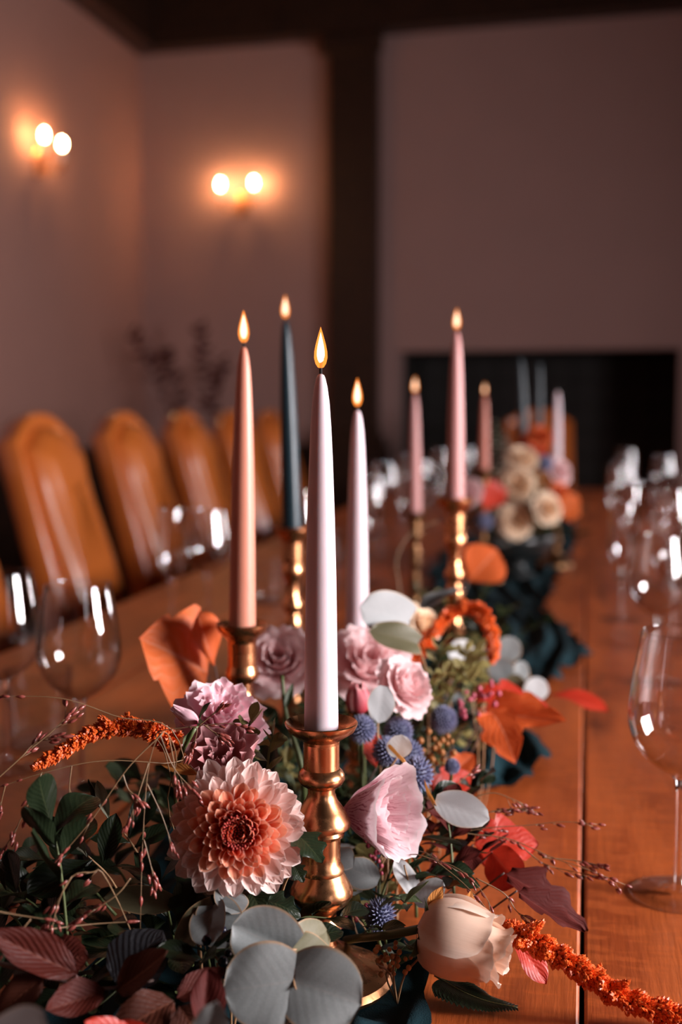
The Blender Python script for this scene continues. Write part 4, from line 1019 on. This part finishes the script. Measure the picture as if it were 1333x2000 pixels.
# fern frond at the lower edge
t = thing('fern_frond', 'dark fern frond lying on the wood beneath the cream rose', 'foliage', Pz(850, 1905, TZ + .012))
fp = [Pz(850, 1905, TZ + .012), Pz(900, 1935, TZ + .010), Pz(950, 1955, TZ + .006), Pz(1012, 1968, TZ + .003)]
o_ = fp[0]; fc_ = curve([p - o_ for p in fp], 24)
obj('stem', tube(fc_, [.0009 * (1 - .6 * i / 24) for i in range(25)], 5), t, mat=M['stem_green'])
for i in range(2, 24):
    tg = (fc_[min(i + 1, 24)] - fc_[i - 1]).normalized(); L = .019 * (1 - (i / 25) ** 1.5) + .003
    for s in (-1, 1):
        sd = tg.cross(V((0, 0, 1))) * s
        Mx = Matrix.Translation(fc_[i]) @ frame((sd + tg * .75).normalized(), V((0, 0, 1))) @ Matrix.Diagonal((L * .42, L, L, 1))
        obj('leaflet', leaf_of('lance', 'laurel', 3), t, Mx)

# ------------------------------------------------------------------ filler greenery of the bed
def filler(label, group, kind, mat, p, d, n, L, wr, rr, spread=.9, name='greenery_sprig', smat='stem_green'):
    t = thing(name, label, 'foliage', p, group)
    d = d.normalized(); side = d.cross(V((0, 0, 1)))
    if side.length < .1: side = V((1, 0, 0))
    side.normalize(); ln = L * n * .30
    c = curve([V((0, 0, 0)), d * ln * .5 + V((0, 0, .2 * ln)), d * ln], 10)
    obj('stem', tube(c, [.0012 * (1 - .06 * i) for i in range(11)], 5), t, mat=M[smat])
    for i in range(n):
        q = .15 + .85 * i / (n - 1); k_ = min(9, int(q * 10)); b = c[k_].lerp(c[k_ + 1], q * 10 - k_)
        s = 1 if i % 2 else -1
        a = (side * s * spread + d * (.5 if i < n - 1 else 3) + V((0, 0, rr.uniform(-.1, .45)))).normalized()
        l_ = L * rr.uniform(.75, 1.15)
        Mx = Matrix.Translation(b) @ frame(a, V((rr.uniform(-.4, .4), rr.uniform(-.6, .1), 1))) @ Matrix.Diagonal((l_ * wr, l_, l_, 1))
        obj('leaf', leaf_of(kind, mat, rr.choice((0, 1, 2))), t, Mx)
rr = random.Random(21)
MARKS = [(P(463, 1640, .80), 'the chrysanthemum'), (P(150, 1650, .83), 'the outer laurel sprigs'), (P(628, 1800, .85), 'the foremost candlestick'), (P(400, 1430, .9), 'the ruffled pink lisianthus'), (P(735, 1560, .9), 'the veined white lisianthus'),
         (P(850, 1750, .87), 'the cream rose'), (P(800, 1450, .98), 'the sea holly cluster'), (P(473, 1300, 1.07), 'the peach candle'), (P(720, 1330, 1.12), 'the open pink roses'), (P(572, 1150, 1.49), 'the lit teal candle'),
         (P(890, 1150, 1.66), 'the tall beaded candlestick'), (P(940, 1400, 1.15), 'the orange autumn leaves'), (P(880, 1260, 1.3), 'the drooping amaranth arch'), (P(250, 1880, .73), 'the copper beech twig')]
KINDS = {'laurel': 'dark glossy leafy sprig', 'green': 'mid green small-leaved sprig', 'olive': 'yellow-green small-leaved sprig', 'euc': 'silver round-leaved sprig'}
def fl_(mt, kd, _m, p, *rest):
    for q, r_ in STICKS:
        e = V((p.x - q.x, p.y - q.y, 0)); r_ += .004
        if e.length < r_: p = p + e.normalized() * (r_ - e.length + .005)
    mk = min(MARKS, key=lambda q: (V((q[0].x, q[0].y, 0)) - V((p.x, p.y, 0))).length)[1]
    filler(KINDS[mt] + ' bedded in the garland by ' + mk, KINDS[mt] + 's by ' + mk, kd, mt, p, *rest)
def cone(y):   # centre line and half-width of the bed
    return (-.25, .125) if y < 1.05 else (-.20, .10) if y < 1.5 else (-.185, .085)
FILL = [('laurel', 'obov', .040, .45, 7), ('laurel', 'lance', .038, .40, 7), ('green', 'lance', .026, .40, 9), ('green', 'obov', .024, .5, 9), ('olive', 'obov', .020, .55, 9), ('euc', 'round', .026, .9, 7)]
for i in range(100):
    y = .66 + 1.27 * (i / 100) + rr.uniform(-.04, .04); cx, hw = cone(y)
    x = cx + rr.uniform(-1, 1) * hw
    if y < .80 and x > -.27: x = -.27 - rr.uniform(0, .09)
    e = (x - cx) / hw
    if y < 1.0: ki = rr.choices(range(6), (5, 4, 2, 1, .3, .4))[0] if e < .2 else rr.choices(range(6), (2, 2, 4, 3, 1, .6))[0]
    else: ki = rr.choices(range(6), (2, 2, 3, 3, 3, 1.0))[0]
    mt, kd, L, wr_, n = FILL[ki]
    d = V((min(.15, e * .9) + rr.uniform(-.5, .3), rr.uniform(-.8, .4) if y > .8 else rr.uniform(-.1, .5), rr.uniform(.15, .6)))
    z = TZ + .012 + .055 * (1 - e * e) * rr.uniform(.2, 1)
    fl_(mt, kd, mt, V((x, y, z)), d, n, L * rr.uniform(.85, 1.15), wr_, rr)
for (px, py, d_) in ((850, 1335, 1.20), (890, 1325, 1.22), (915, 1350, 1.20), (870, 1375, 1.15), (930, 1385, 1.18), (840, 1400, 1.12), (905, 1330, 1.28)):
    fl_('olive', 'obov', 'olive', P(px, py + 25, d_), V((rr.uniform(-.5, .8), rr.uniform(-.6, 0), .8)), 9, .020, .55, rr)
for (px, py, d_, mt) in ((480, 1470, .86, 'olive'), (495, 1500, .85, 'olive')):
    filler('pale green small leaves on thin stems behind the mauve lisianthus', 'pale leaves behind the lisianthus', 'obov', mt, P(px, py + 25, d_), V((.2, -.1, 1)), 7, .016, .55, rr)
for i in range(34):
    y = .84 + .62 * rr.random(); x = -.105 - .16 * rr.random()
    mt, kd, L, wr_, n = FILL[rr.choice((0, 1, 2, 2, 3, 3))]
    fl_(mt, kd, mt, V((x, y, TZ + .012 + .03 * rr.random())), V((rr.uniform(-.6, .3), rr.uniform(-.6, .3), rr.uniform(.1, .5))), n, L * rr.uniform(.75, .95), wr_, rr)
for (px, py, d_) in ((330, 1930, .80), (380, 1890, .79), (300, 1860, .80), (420, 1940, .78), (250, 1800, .80), (180, 1800, .79), (440, 1830, .79), (500, 1900, .80), (120, 1810, .78), (350, 1800, .81)):
    pp = P(px, py, d_); pp.z = max(TZ + .010, min(pp.z, TZ + .03))
    fl_('laurel', 'obov', 'laurel', pp, V((rr.uniform(-.6, .4), rr.uniform(-.5, .2), rr.uniform(.0, .3))), 7, .034, .5, rr)
for (px, py, d_) in ((770, 1860, .87), (850, 1940, .845), (768, 1905, .85), (780, 1770, .90)):
    filler('small green sprig around the cream rose stem', 'sprigs around the cream rose', 'lance', 'green', P(px, py, d_), V((rr.uniform(-.2, .4), -.25, .25)), 8, .021, .42, rr)

# ------------------------------------------------------------------ berries and small buds
def berries(name, label, px, py, d, mat, n, r_, sp, rr, cat='berries'):
    c = P(px, py, d); base = clear(V((c.x, c.y + .015, TZ + .003)))
    t = thing(name, label, cat, base)
    ico = lathe([(0, -1), (.6, -.8), (1, 0), (.62, .78), (.2, .98), (0, 1)], 9).mesh('berry', M[mat])
    for i in range(n):
        p = c + V([max(-1.5 * sp, min(1.5 * sp, rr.gauss(0, sp))) for _ in range(3)])
        if p.z < TZ + .008: p.z = TZ + .008
        obj('berry', ico, t, Matrix.Translation(p - base) @ Matrix.Scale(r_ * rr.uniform(.8, 1.2), 4))
    m = MB()
    for i in range(4): tube(curve([V((0, 0, 0)), (c - base) * .6 + V((rr.gauss(0, .006), rr.gauss(0, .006), 0)), c - base + V((rr.gauss(0, sp), rr.gauss(0, sp), 0))], 6), .0007, 5, m)
    obj('stalk', m, t, mat=M['stem_tan'])
for (px, py, d_, mt) in ((880, 1690, .95, 'maroon'), (920, 1730, .92, 'laurel'), (860, 1640, .97, 'laurel'), (900, 1600, 1.0, 'maroon'), (930, 1570, 1.02, 'laurel'), (860, 1740, .92, 'laurel'), (940, 1780, .89, 'maroon')):
    pp = P(px, py, d_); pp.z = max(TZ + .01, min(pp.z, TZ + .035)); pp.x -= .02
    filler(('dark red' if mt == 'maroon' else 'small dark green') + ' leafy sprig filling the garland edge behind the cream rose', 'dark sprigs at the garland edge, ' + mt, 'obov', mt, pp, V((rr.uniform(-.3, .5), rr.uniform(-.5, .1), rr.uniform(.1, .35))), 8, .026, .5, rr)
berries('berry_cluster', 'blue-black berries beside the front eucalyptus leaves', 437, 1868, .745, 'berry_dark', 7, .0034, .009, rr)
berries('bud_cluster', 'pink flower buds between candlestick and sea holly', 694, 1786, .895, 'berry_pink', 26, .0019, .006, rr, 'buds')
berries('bud_cluster', 'amber buds below the cream rose stem', 770, 1878, .80, 'berry_amber', 28, .0018, .007, rr, 'buds')
berries('bud_cluster', 'pink flower buds under the veined white lisianthus', 730, 1672, .912, 'berry_pink', 26, .0019, .010, rr, 'buds')
berries('bud_cluster', 'pink flower buds beside the scarlet leaves in the middle of the garland', 938, 1372, 1.135, 'berry_pink', 26, .0026, .012, rr, 'buds')
berries('bud_cluster', 'orange buds near the small sea holly and gauze fold', 856, 1468, 1.06, 'berry_amber', 24, .0026, .009, rr, 'buds')

# ------------------------------------------------------------------ panicle grasses
SEEDP = [(0, 0), (.7, .18), (1, .42), (.75, .7), (.3, .92), (0, 1)]
def grass(label, branches, seed, r_=.00042, foot=None, dens=1.0):
    """branches: list of (pixel path, seed start fraction)"""
    rr = random.Random(seed); p0 = P(*branches[0][0][0])
    g = foot or V((p0.x + .02, p0.y + .05, TZ + .004))
    t = thing('panicle_grass', label, 'grass stem', g, 'seeding grass stems')
    m = MB(); s = MB()
    def seed_at(p, d):
        L = rr.uniform(.0045, .0072); R_ = Matrix.Translation(p) @ frame_z(d)
        q = lathe([(a * L * .19, b * L) for a, b in SEEDP], 6); q.xf(R_); s.add(q.v, q.f)
    for bi, (path, st) in enumerate(branches):
        pts = [P(*q) - g for q in path]
        if bi == 0: pts = [V((0, 0, 0)), (pts[0]) * .5 + V((.0, .01, .005))] + pts
        c = curve(pts, 26); n = len(c)
        tube(c, [r_ * (1.25 - .75 * i / n) for i in range(n)], 5, m)
        for i in range(n - 1):
            q = i / (n - 1)
            if q < st or rr.random() > .42 * dens: continue
            tg = (c[i + 1] - c[i]).normalized()
            d = (tg + V((rr.gauss(0, .25), rr.gauss(0, .25), -.25))).normalized(); e = c[i] + d * rr.uniform(.003, .009)
            tube([c[i], e], r_ * .5, 4, m); seed_at(e, d)
            if rr.random() < .5: seed_at(e + V((rr.gauss(0, .0015), rr.gauss(0, .0015), rr.gauss(0, .0015))), (d + V((rr.gauss(0, .3), 0, 0))).normalized())
        for k_ in range(3): seed_at(c[-1] - (c[-1] - c[-2]) * k_ * 1.2, (c[-1] - c[-2]).normalized())
    obj('stalk', m, t, mat=M['stem_grass']); tag(obj('seeds', s, t, mat=M['seed']), kind='stuff')
fo_ = P(390, 1700, .85); fo_.z = TZ + .004
grass('drooping grass stem with rosy seeds hanging before the dark laurel', [([(328, 1575, .815), (345, 1490, .785), (332, 1440, .765), (312, 1434, .757), (290, 1500, .755), (279, 1640, .75), (274, 1815, .745)], .55),
      ([(318, 1432, .757), (250, 1500, .75), (180, 1600, .745), (115, 1676, .74)], .42), ([(312, 1434, .757), (340, 1500, .76), (382, 1548, .76)], .6), ([(290, 1490, .755), (268, 1560, .75), (250, 1612, .75)], .45),
      ([(287, 1530, .755), (315, 1590, .755), (338, 1655, .755)], .55), ([(281, 1640, .75), (292, 1680, .75), (302, 1720, .75)], .6), ([(240, 1512, .75), (250, 1540, .75), (262, 1552, .75)], .5), ([(330, 1440, .757), (340, 1490, .76), (342, 1520, .76)], .6)], 5, foot=fo_)
grass('long arching grass stem sweeping out over the bare wood', [([(385, 1500, .825), (320, 1491, .795), (200, 1486, .78), (90, 1508, .77), (-10, 1540, .765)], .9), ([(82, 1508, .77), (55, 1570, .765), (25, 1630, .76), (-8, 1680, .76)], .35), ([(140, 1495, .775), (136, 1530, .775), (135, 1552, .775)], .5), ([(60, 1545, .77), (54, 1570, .77), (50, 1585, .77)], .3), ([(10, 1535, .765), (4, 1560, .765), (2, 1575, .765)], .3), ([(90, 1510, .77), (78, 1535, .77), (70, 1545, .77)], .5)], 6, foot=fo_)
grass('thin grass stem rising in front of the cut tumbler', [([(345, 1438, .80), (230, 1400, .79), (120, 1364, .78), (-10, 1360, .775)], .95), ([(-10, 1525, .76), (40, 1480, .765), (70, 1450, .77), (112, 1436, .77)], .3), ([(60, 1462, .765), (100, 1430, .77), (135, 1395, .775)], .6)], 7, foot=fo_)
fo2 = P(300, 1900, .76); fo2.z = TZ + .004
grass('curled grass stem with seeds over the copper beech leaves', [([(205, 1712, .735), (180, 1704, .73), (140, 1712, .725), (112, 1770, .72), (100, 1840, .715), (118, 1880, .71), (150, 1908, .71)], .3), ([(140, 1712, .725), (100, 1780, .72), (85, 1810, .72)], .3), ([(255, 1715, .735), (225, 1750, .73), (152, 1797, .725)], .4), ([(-5, 1780, .70), (40, 1788, .705), (95, 1796, .71)], .9), ([(60, 1795, .705), (30, 1830, .70), (-5, 1850, .70)], .3), ([(95, 1815, .715), (180, 1805, .73), (260, 1800, .74)], .99)], 8, foot=fo2)
fo3 = P(400, 1640, .88); fo3.z = TZ + .004
grass('fine grass spray with dark seeds crossing the ruffled pink lisianthus', [([(345, 1560, .815), (322, 1470, .80), (306, 1432, .79), (370, 1420, .79), (440, 1413, .79), (482, 1420, .79)], .72), ([(390, 1416, .79), (410, 1400, .79), (425, 1386, .79)], .5), ([(400, 1416, .79), (415, 1428, .79), (425, 1432, .79)], .5), ([(370, 1420, .79), (385, 1425, .79), (375, 1470, .79)], .6)], 9, foot=fo3, r_=.0004)
fo4 = P(760, 1720, .95); fo4.z = TZ + .004
grass('grass stem with dark seeds reaching across the plank joint to the lone glass', [([(870, 1630, .92), (930, 1630, .92), (1000, 1640, .92), (1080, 1675, .915), (1140, 1695, .91), (1222, 1728, .91)], .42), ([(1010, 1645, .92), (1060, 1685, .915), (1110, 1700, .915), (1190, 1715, .91)], .2), ([(1060, 1675, .915), (1120, 1680, .915), (1175, 1690, .91)], .5)], 10, foot=fo4, dens=1.5)
grass('grass stem with dark seeds stretched level above the scarlet leaf', [([(850, 1650, .93), (930, 1620, .93), (1030, 1612, .93), (1100, 1605, .93), (1168, 1610, .93)], .5), ([(900, 1600, .93), (960, 1585, .93), (1000, 1580, .93), (1040, 1578, .93)], .3), ([(860, 1590, .94), (950, 1550, .94), (1000, 1560, .94), (1032, 1578, .94)], .5), ([(820, 1560, .95), (880, 1540, .95), (930, 1500, .96)], .7)], 11, foot=fo4, dens=1.2)
grass('grass stem with rosy seeds bending behind the cream rose', [([(800, 1670, .87), (850, 1680, .86), (900, 1700, .85), (945, 1745, .84), (972, 1800, .83)], .3), ([(850, 1680, .86), (905, 1725, .85), (950, 1775, .84), (955, 1800, .84)], .3), ([(930, 1715, .86), (985, 1745, .86), (1010, 1780, .86), (1030, 1790, .86)], .2), ([(780, 1660, .88), (830, 1665, .87), (870, 1690, .86)], .5)], 12, foot=fo4)
fo5 = P(650, 1640, .95); fo5.z = TZ + .004
grass('tan grass stalk bowing beside the dusty rose candlestick', [([(780, 1150, 1.62), (775, 1095, 1.63), (800, 1045, 1.65), (850, 1020, 1.66), (880, 1010, 1.68)], .8)], 13, foot=V((P(770, 1300, 1.6).x, P(770, 1300, 1.6).y, TZ + .004)), r_=.0010)
# cut stems showing between the blooms
spray('bare_stem', 'thick green stem standing between the two pink roses', 'stem', [(590, 1500, 1.0), (560, 1400, 1.01), (551, 1320, 1.02)], [('lance', 'green', (556, 1385, 1.01), (575, 1330, 1.02), (.2, .3, 1), .25, 0)], 'stem_green', .0028)
# ------------------------------------------------------------------ second arrangement, in a low bowl farther down the table
bp_ = Pz(1010, 1108); bp_ = V((-.155, 2.86, TZ + .002))
bw = thing('flower_bowl', 'low dark footed bowl under the far cream flowers', 'bowl', bp_)
M['bowl'] = mat_simple('dark glazed bowl', (.012, .014, .014), .3, .2, 20)
obj('foot', lathe([(0, 0), (.045, 0), (.046, .006), (.025, .014), (.02, .03)], 24), bw, mat=M['bowl'])
obj('bowl_body', lathe([(.02, .03), (.05, .037), (.075, .055), (.088, .085), (.09, .1), (.086, .1), (.07, .06), (0, .045)], 32), bw, mat=M['bowl'])
NF = [0]
def in_bowl(p):
    """path from inside the bowl, over its rim, towards p; every stem gets a place of its own"""
    k_ = NF[0]; NF[0] += 1; a = k_ * 2.39996; q = .008 + .030 * math.sqrt((k_ % 16) / 16)
    g = bp_ + V((q * math.cos(a), q * math.sin(a), .062)); e = V((p.x - bp_.x, p.y - bp_.y, 0)); L = min(e.length, .058)
    r = bp_ + (e.normalized() * L if e.length > 1e-4 else e) + V((0, 0, .118))
    r = r.lerp(g + V((0, 0, .056)), .35)
    return [g, r] if p.z > r.z - .02 else [g, bp_ + e.normalized() * .078 + V((0, 0, .118))]
def fstem(t, r=.002):
    Mi = t.matrix_world.inverted(); p = t.matrix_world.translation; d = t.matrix_world.to_3x3() @ V((0, 0, 1))
    obj('stem', tube([Mi @ q for q in curve([p, p - d.normalized() * .014] + in_bowl(p)[::-1], 14)], r / t.matrix_world.to_scale().x, 6), t, mat=M['stem_green'])
for lab, px, py, d_, ax, s, m_ in [('large cream rose at the heart of the far arrangement', 1008, 952, 2.80, (-.1, .4, 1), 1.15, 'cream'), ('cream rose lowest in the far arrangement', 1005, 1018, 2.74, (-.1, .0, 1), 1.05, 'cream'),
        ('cream rose on the runner side of the far arrangement', 1062, 996, 2.70, (.5, .2, .9), .95, 'cream'), ('cream rose highest in the far arrangement under the leaning teal candle', 1018, 905, 2.84, (0, .7, .7), 1.0, 'cream'),
        ('pale pink rose beside the dusty rose candle in the far arrangement', 918, 968, 2.62, (-.5, .4, .8), .9, 'rose_pink'), ('pink rose above the gauze in the far arrangement', 1085, 925, 2.86, (.6, .4, .7), .9, 'rose_pink'),
        ('orange bloom at the top of the far arrangement below the upright teal candle', 1052, 858, 2.95, (.1, .6, .8), .85, 'orange_petal'), ('orange bloom at the gauze side of the far arrangement', 1085, 970, 2.80, (.7, .2, .7), .85, 'orange_petal')]:
    fstem(bloom('garden_rose', lab, P(px, py, d_), cdir(*ax), ROSE, m_, scale=s, spin=px, stem=False))
def spike(label, px0, py0, px1, py1, d_, mat, seed):
    rr = random.Random(seed); a = P(px0, py0, d_); b = P(px1, py1, d_ + .03)
    t = thing('flower_spike', label, 'flower', a)
    ib = in_bowl(a); e = b - a
    obj('stem', tube(curve([q - a for q in ib] + [V((0, 0, 0)), e], 14), .002, 6), t, mat=M['stem_green'])
    pm = leaf_mesh('petal', 'obov', mat, .5, .3, .03, 3, 6)
    ax = e.normalized()
    for i in range(16):
        q = i / 15; a_ = i * 2.4; d = V((math.cos(a_), math.sin(a_), .4)); L = .024 * (1 - .65 * q)
        for k_ in (-.5, .5):
            dd = (d + ax * .4 + V((-math.sin(a_), math.cos(a_), 0)) * k_).normalized()
            obj('petal', pm, t, Matrix.Translation(e * q) @ frame(dd, ax) @ Matrix.Diagonal((L * .9, L, L, 1)))
spike('white flower spike in the far arrangement beside the short rust candle', 972, 965, 968, 825, 2.905, 'white_petal', 1)
spike('white flower spike leaning above the far cream roses', 996, 925, 988, 848, 2.965, 'white_petal', 2)
thistle_lab = [('blue sea holly head in the far arrangement below the orange bloom', 1066, 905, 2.70), ('blue sea holly head on the near side of the far arrangement', 948, 1018, 2.68)]
for lab, px, py, d_ in thistle_lab:
    r_ = .017
    t = thing('sea_holly', lab, 'flower', Matrix.Translation(P(px, py, d_)) @ frame_z(cdir(0, .7, .7)) @ Matrix.Scale(r_, 4), 'blue sea holly heads')
    obj('head', TH, t); tag(obj('bristles', TB, t), kind='stuff'); fstem(t, .0016)
rr = random.Random(77)
for i in range(22):
    a = i * 2.4; q = .05 + .10 * rr.random()
    p = bp_ + V((math.cos(a) * .05, math.sin(a) * .05, .085 + rr.random() * .05))
    mt, kd, L, wr_, n = FILL[rr.choice((0, 1, 2, 3, 5))]
    filler(KINDS[mt] + ' in the bowl of the far arrangement', KINDS[mt] + 's in the far bowl', kd, mt, p, V((math.cos(a), math.sin(a), rr.uniform(-.2, .9))), n, L * 1.15, wr_, rr)
for lab, mt, b, t_ in [('scarlet leaf beside the rust-pink candle in the far arrangement', 'red', (966, 992, 2.70), (958, 942, 2.66)), ('orange leaf at the gauze side of the far arrangement', 'orange', (1095, 1010, 2.74), (1128, 965, 2.72)), ('red leaf under the orange bloom of the far arrangement', 'red', (1030, 885, 2.99), (1066, 842, 3.0))]:
    B = P(*b); ib = in_bowl(B); th_ = thing('autumn_leaf', lab, 'leaf', ib[0])
    obj('stem', tube(curve([q - ib[0] for q in ib + [B]], 10), .0013, 6), th_, mat=M['stem_tan'])
    leaf_px(th_, 'maple', mt, b, t_, (.1, .4, .9), .9, 0, 'blade')
# ------------------------------------------------------------------ tall vase of bare branches in the corner behind the chairs
vp = V((-2.25, 7.05, 0))
vs = thing('floor_vase', 'dark tall floor vase in the corner behind the chairs', 'vase', vp)
obj('vase_body', lathe([(0, 0), (.10, 0), (.13, .1), (.15, .35), (.12, .6), (.08, .72), (.09, .78), (.08, .78), (.07, .72), (0, .7)], 24), vs, mat=M['bowl'])
M['twig_dark'] = mat_simple('dark branch', (.05, .03, .025), .7, .3, 30)
for i, (px, py) in enumerate(((258, 650), (318, 690), (395, 640), (432, 705))):
    tip = P(px, py, (7.22, 7.42, 7.20, 7.40)[i]); b0 = vp + V((-.045 + .03 * i, .012 * (-1) ** i, .72))
    t = thing('dry_branch', ('dark leafy branch nearest the side wall in the corner vase', 'short dark leafy branch in the middle of the corner vase', 'tallest dark leafy branch in the corner vase', 'dark leafy branch leaning toward the pilaster from the corner vase')[i], 'branch', b0, 'branches in the corner vase')
    c = curve([V((0, 0, 0)), (tip - b0) * .55 + V((0, 0, .06)), tip - b0], 14)
    obj('stem', tube(c, [.006 * (1 - .05 * k_) for k_ in range(15)], 6), t, mat=M['twig_dark'])
    for k_ in range(5, 15):
        for s in (-1, 1):
            dd = V((s * rr.uniform(.3, 1), rr.uniform(-.6, .6), rr.uniform(-.1, .9))).normalized(); L = rr.uniform(.05, .09)
            obj('leaf', leaf_of('lance', 'maroon', 0), t, Matrix.Translation(c[k_]) @ frame(dd, V((0, -1, .3))) @ Matrix.Diagonal((L * .4, L, L, 1)))

# ------------------------------------------------------------------ settle the foliage: leaves turn on their stalks until they no longer cut through other things
import numpy as np
from mathutils.bvhtree import BVHTree
def settle():
    bpy.context.view_layer.update()
    rs = random.Random(3); geo = {}
    def data(me):
        if me.name not in geo:
            co = np.empty(len(me.vertices) * 3); me.vertices.foreach_get('co', co)
            geo[me.name] = (np.c_[co.reshape(-1, 3), np.ones(len(me.vertices))], [p.vertices[:] for p in me.polygons])
        return geo[me.name]
    def build(me, W):
        co, fa = data(me); w_ = co @ np.array(W).T[:, :3]
        return BVHTree.FromPolygons(w_.tolist(), fa), w_.min(0), w_.max(0)
    def top(o):
        while o.parent: o = o.parent
        return o
    obs = []; own = []; bv = []; lo = []; hi = []; kids = {}
    near = V((-.2, 2.0, .9))
    for o in SC.objects:
        if o.type != 'MESH' or top(o).get('kind') == 'structure': continue
        r = top(o)
        if r.name.split('.')[0] in ('dining_chair', 'wall_sconce', 'floor_vase'): continue
        b_, l_, h_ = build(o.data, o.matrix_world)
        kids.setdefault(r.name, []).append(len(obs)); obs.append(o); own.append(r.name); bv.append(b_); lo.append(l_); hi.append(h_)
    lo = np.array(lo); hi = np.array(hi); own_a = np.array(own); base = [o.name.split('.')[0] for o in obs]
    soft = np.array([n.split('.')[0] in ('table_runner', 'dining_table') for n in own])
    def hits(b_, l_, h_, owner, stem=False, cap=400):
        m = np.all(lo <= h_, 1) & np.all(hi >= l_, 1) & (own_a != owner)
        if stem: m &= ~soft
        n = 0
        for k in np.nonzero(m)[0]:
            n += len(b_.overlap(bv[k]))
            if n > cap: break
        return n
    FLEX = {'greenery_sprig': 55, 'dry_branch': 50, 'laurel_sprig': 16, 'eucalyptus_sprig': 14, 'chrysanthemum_foliage': 22, 'beech_twig': 14, 'autumn_leaf': 16, 'sea_holly': 30, 'flower_spike': 25, 'cream_rose': 15, 'flower_bud': 20, 'rose_bud': 20}
    TURN = ('leaf', 'blade', 'bract', 'sepal')
    # whole loose sprigs first: shift or spin the sprig a little
    for name, ks in kids.items():
        if name.split('.')[0] != 'greenery_sprig': continue
        r = bpy.data.objects[name]; W0 = r.matrix_world.copy()
        def total(W, cap=10 ** 9):
            D = W @ W0.inverted(); n = 0; new = []
            for k in ks:
                q = build(obs[k].data, D @ obs[k].matrix_world); new.append(q); n += hits(*q, name, base[k] == 'stem') * (4 if base[k] == 'stem' else 1)
                if n >= cap: break
            return n, new
        best, _ = total(W0); bW = None
        if best == 0: continue
        for t_ in range(16):
            a = rs.uniform(0, 2 * PI); q = .005 + .021 * t_ / 16; dx = q * math.cos(a); x_ = W0.translation.x
            if (x_ > -.17 and dx > 0) or (x_ < -.30 and dx < 0): dx = -dx      # keep to the bed
            W = Matrix.Translation((dx, q * math.sin(a), rs.uniform(-.001, .003))) @ W0 @ Matrix.Rotation(rs.uniform(-.4, .4), 4, 'Z')
            n, new = total(W, best)
            if n < best:
                best = n; bW = W; bn = new
                if n == 0: break
        if bW is not None:
            D = bW @ W0.inverted(); Ws = [D @ obs[k].matrix_world for k in ks]; r.matrix_world = bW
            for k, q in zip(ks, bn): bv[k], lo[k], hi[k] = q
    bpy.context.view_layer.update()
    # then single leaves, pivoting where they join the stalk
    for rnd in range(3):
        for k, o in enumerate(obs):
            lim = FLEX.get(own[k].split('.')[0])
            if not lim or base[k] not in TURN: continue
            n0 = hits(bv[k], lo[k], hi[k], own[k])
            if n0 == 0: continue
            Pm = o.parent.matrix_world; L0 = o.matrix_local.copy(); b0 = L0.translation.copy(); best = n0; bm = None
            for t_ in range(22):
                ang = math.radians(lim) * (.25 + .75 * t_ / 21) * (1 if rnd else .8)
                ax = V((rs.gauss(0, 1), rs.gauss(0, 1), rs.gauss(0, 1))).normalized()
                sc = 1.0 if t_ < 10 else (.92 if lim < 20 else .82)
                L = Matrix.Translation(b0) @ Matrix.Rotation(ang, 4, ax) @ Matrix.Translation(-b0) @ L0 @ Matrix.Scale(sc, 4)
                q = build(o.data, Pm @ L); n = hits(*q, own[k], cap=best)
                if n < best:
                    best = n; bm = (L, q)
                    if n == 0: break
            if bm: o.matrix_local = bm[0]; bv[k], lo[k], hi[k] = bm[1]
settle()
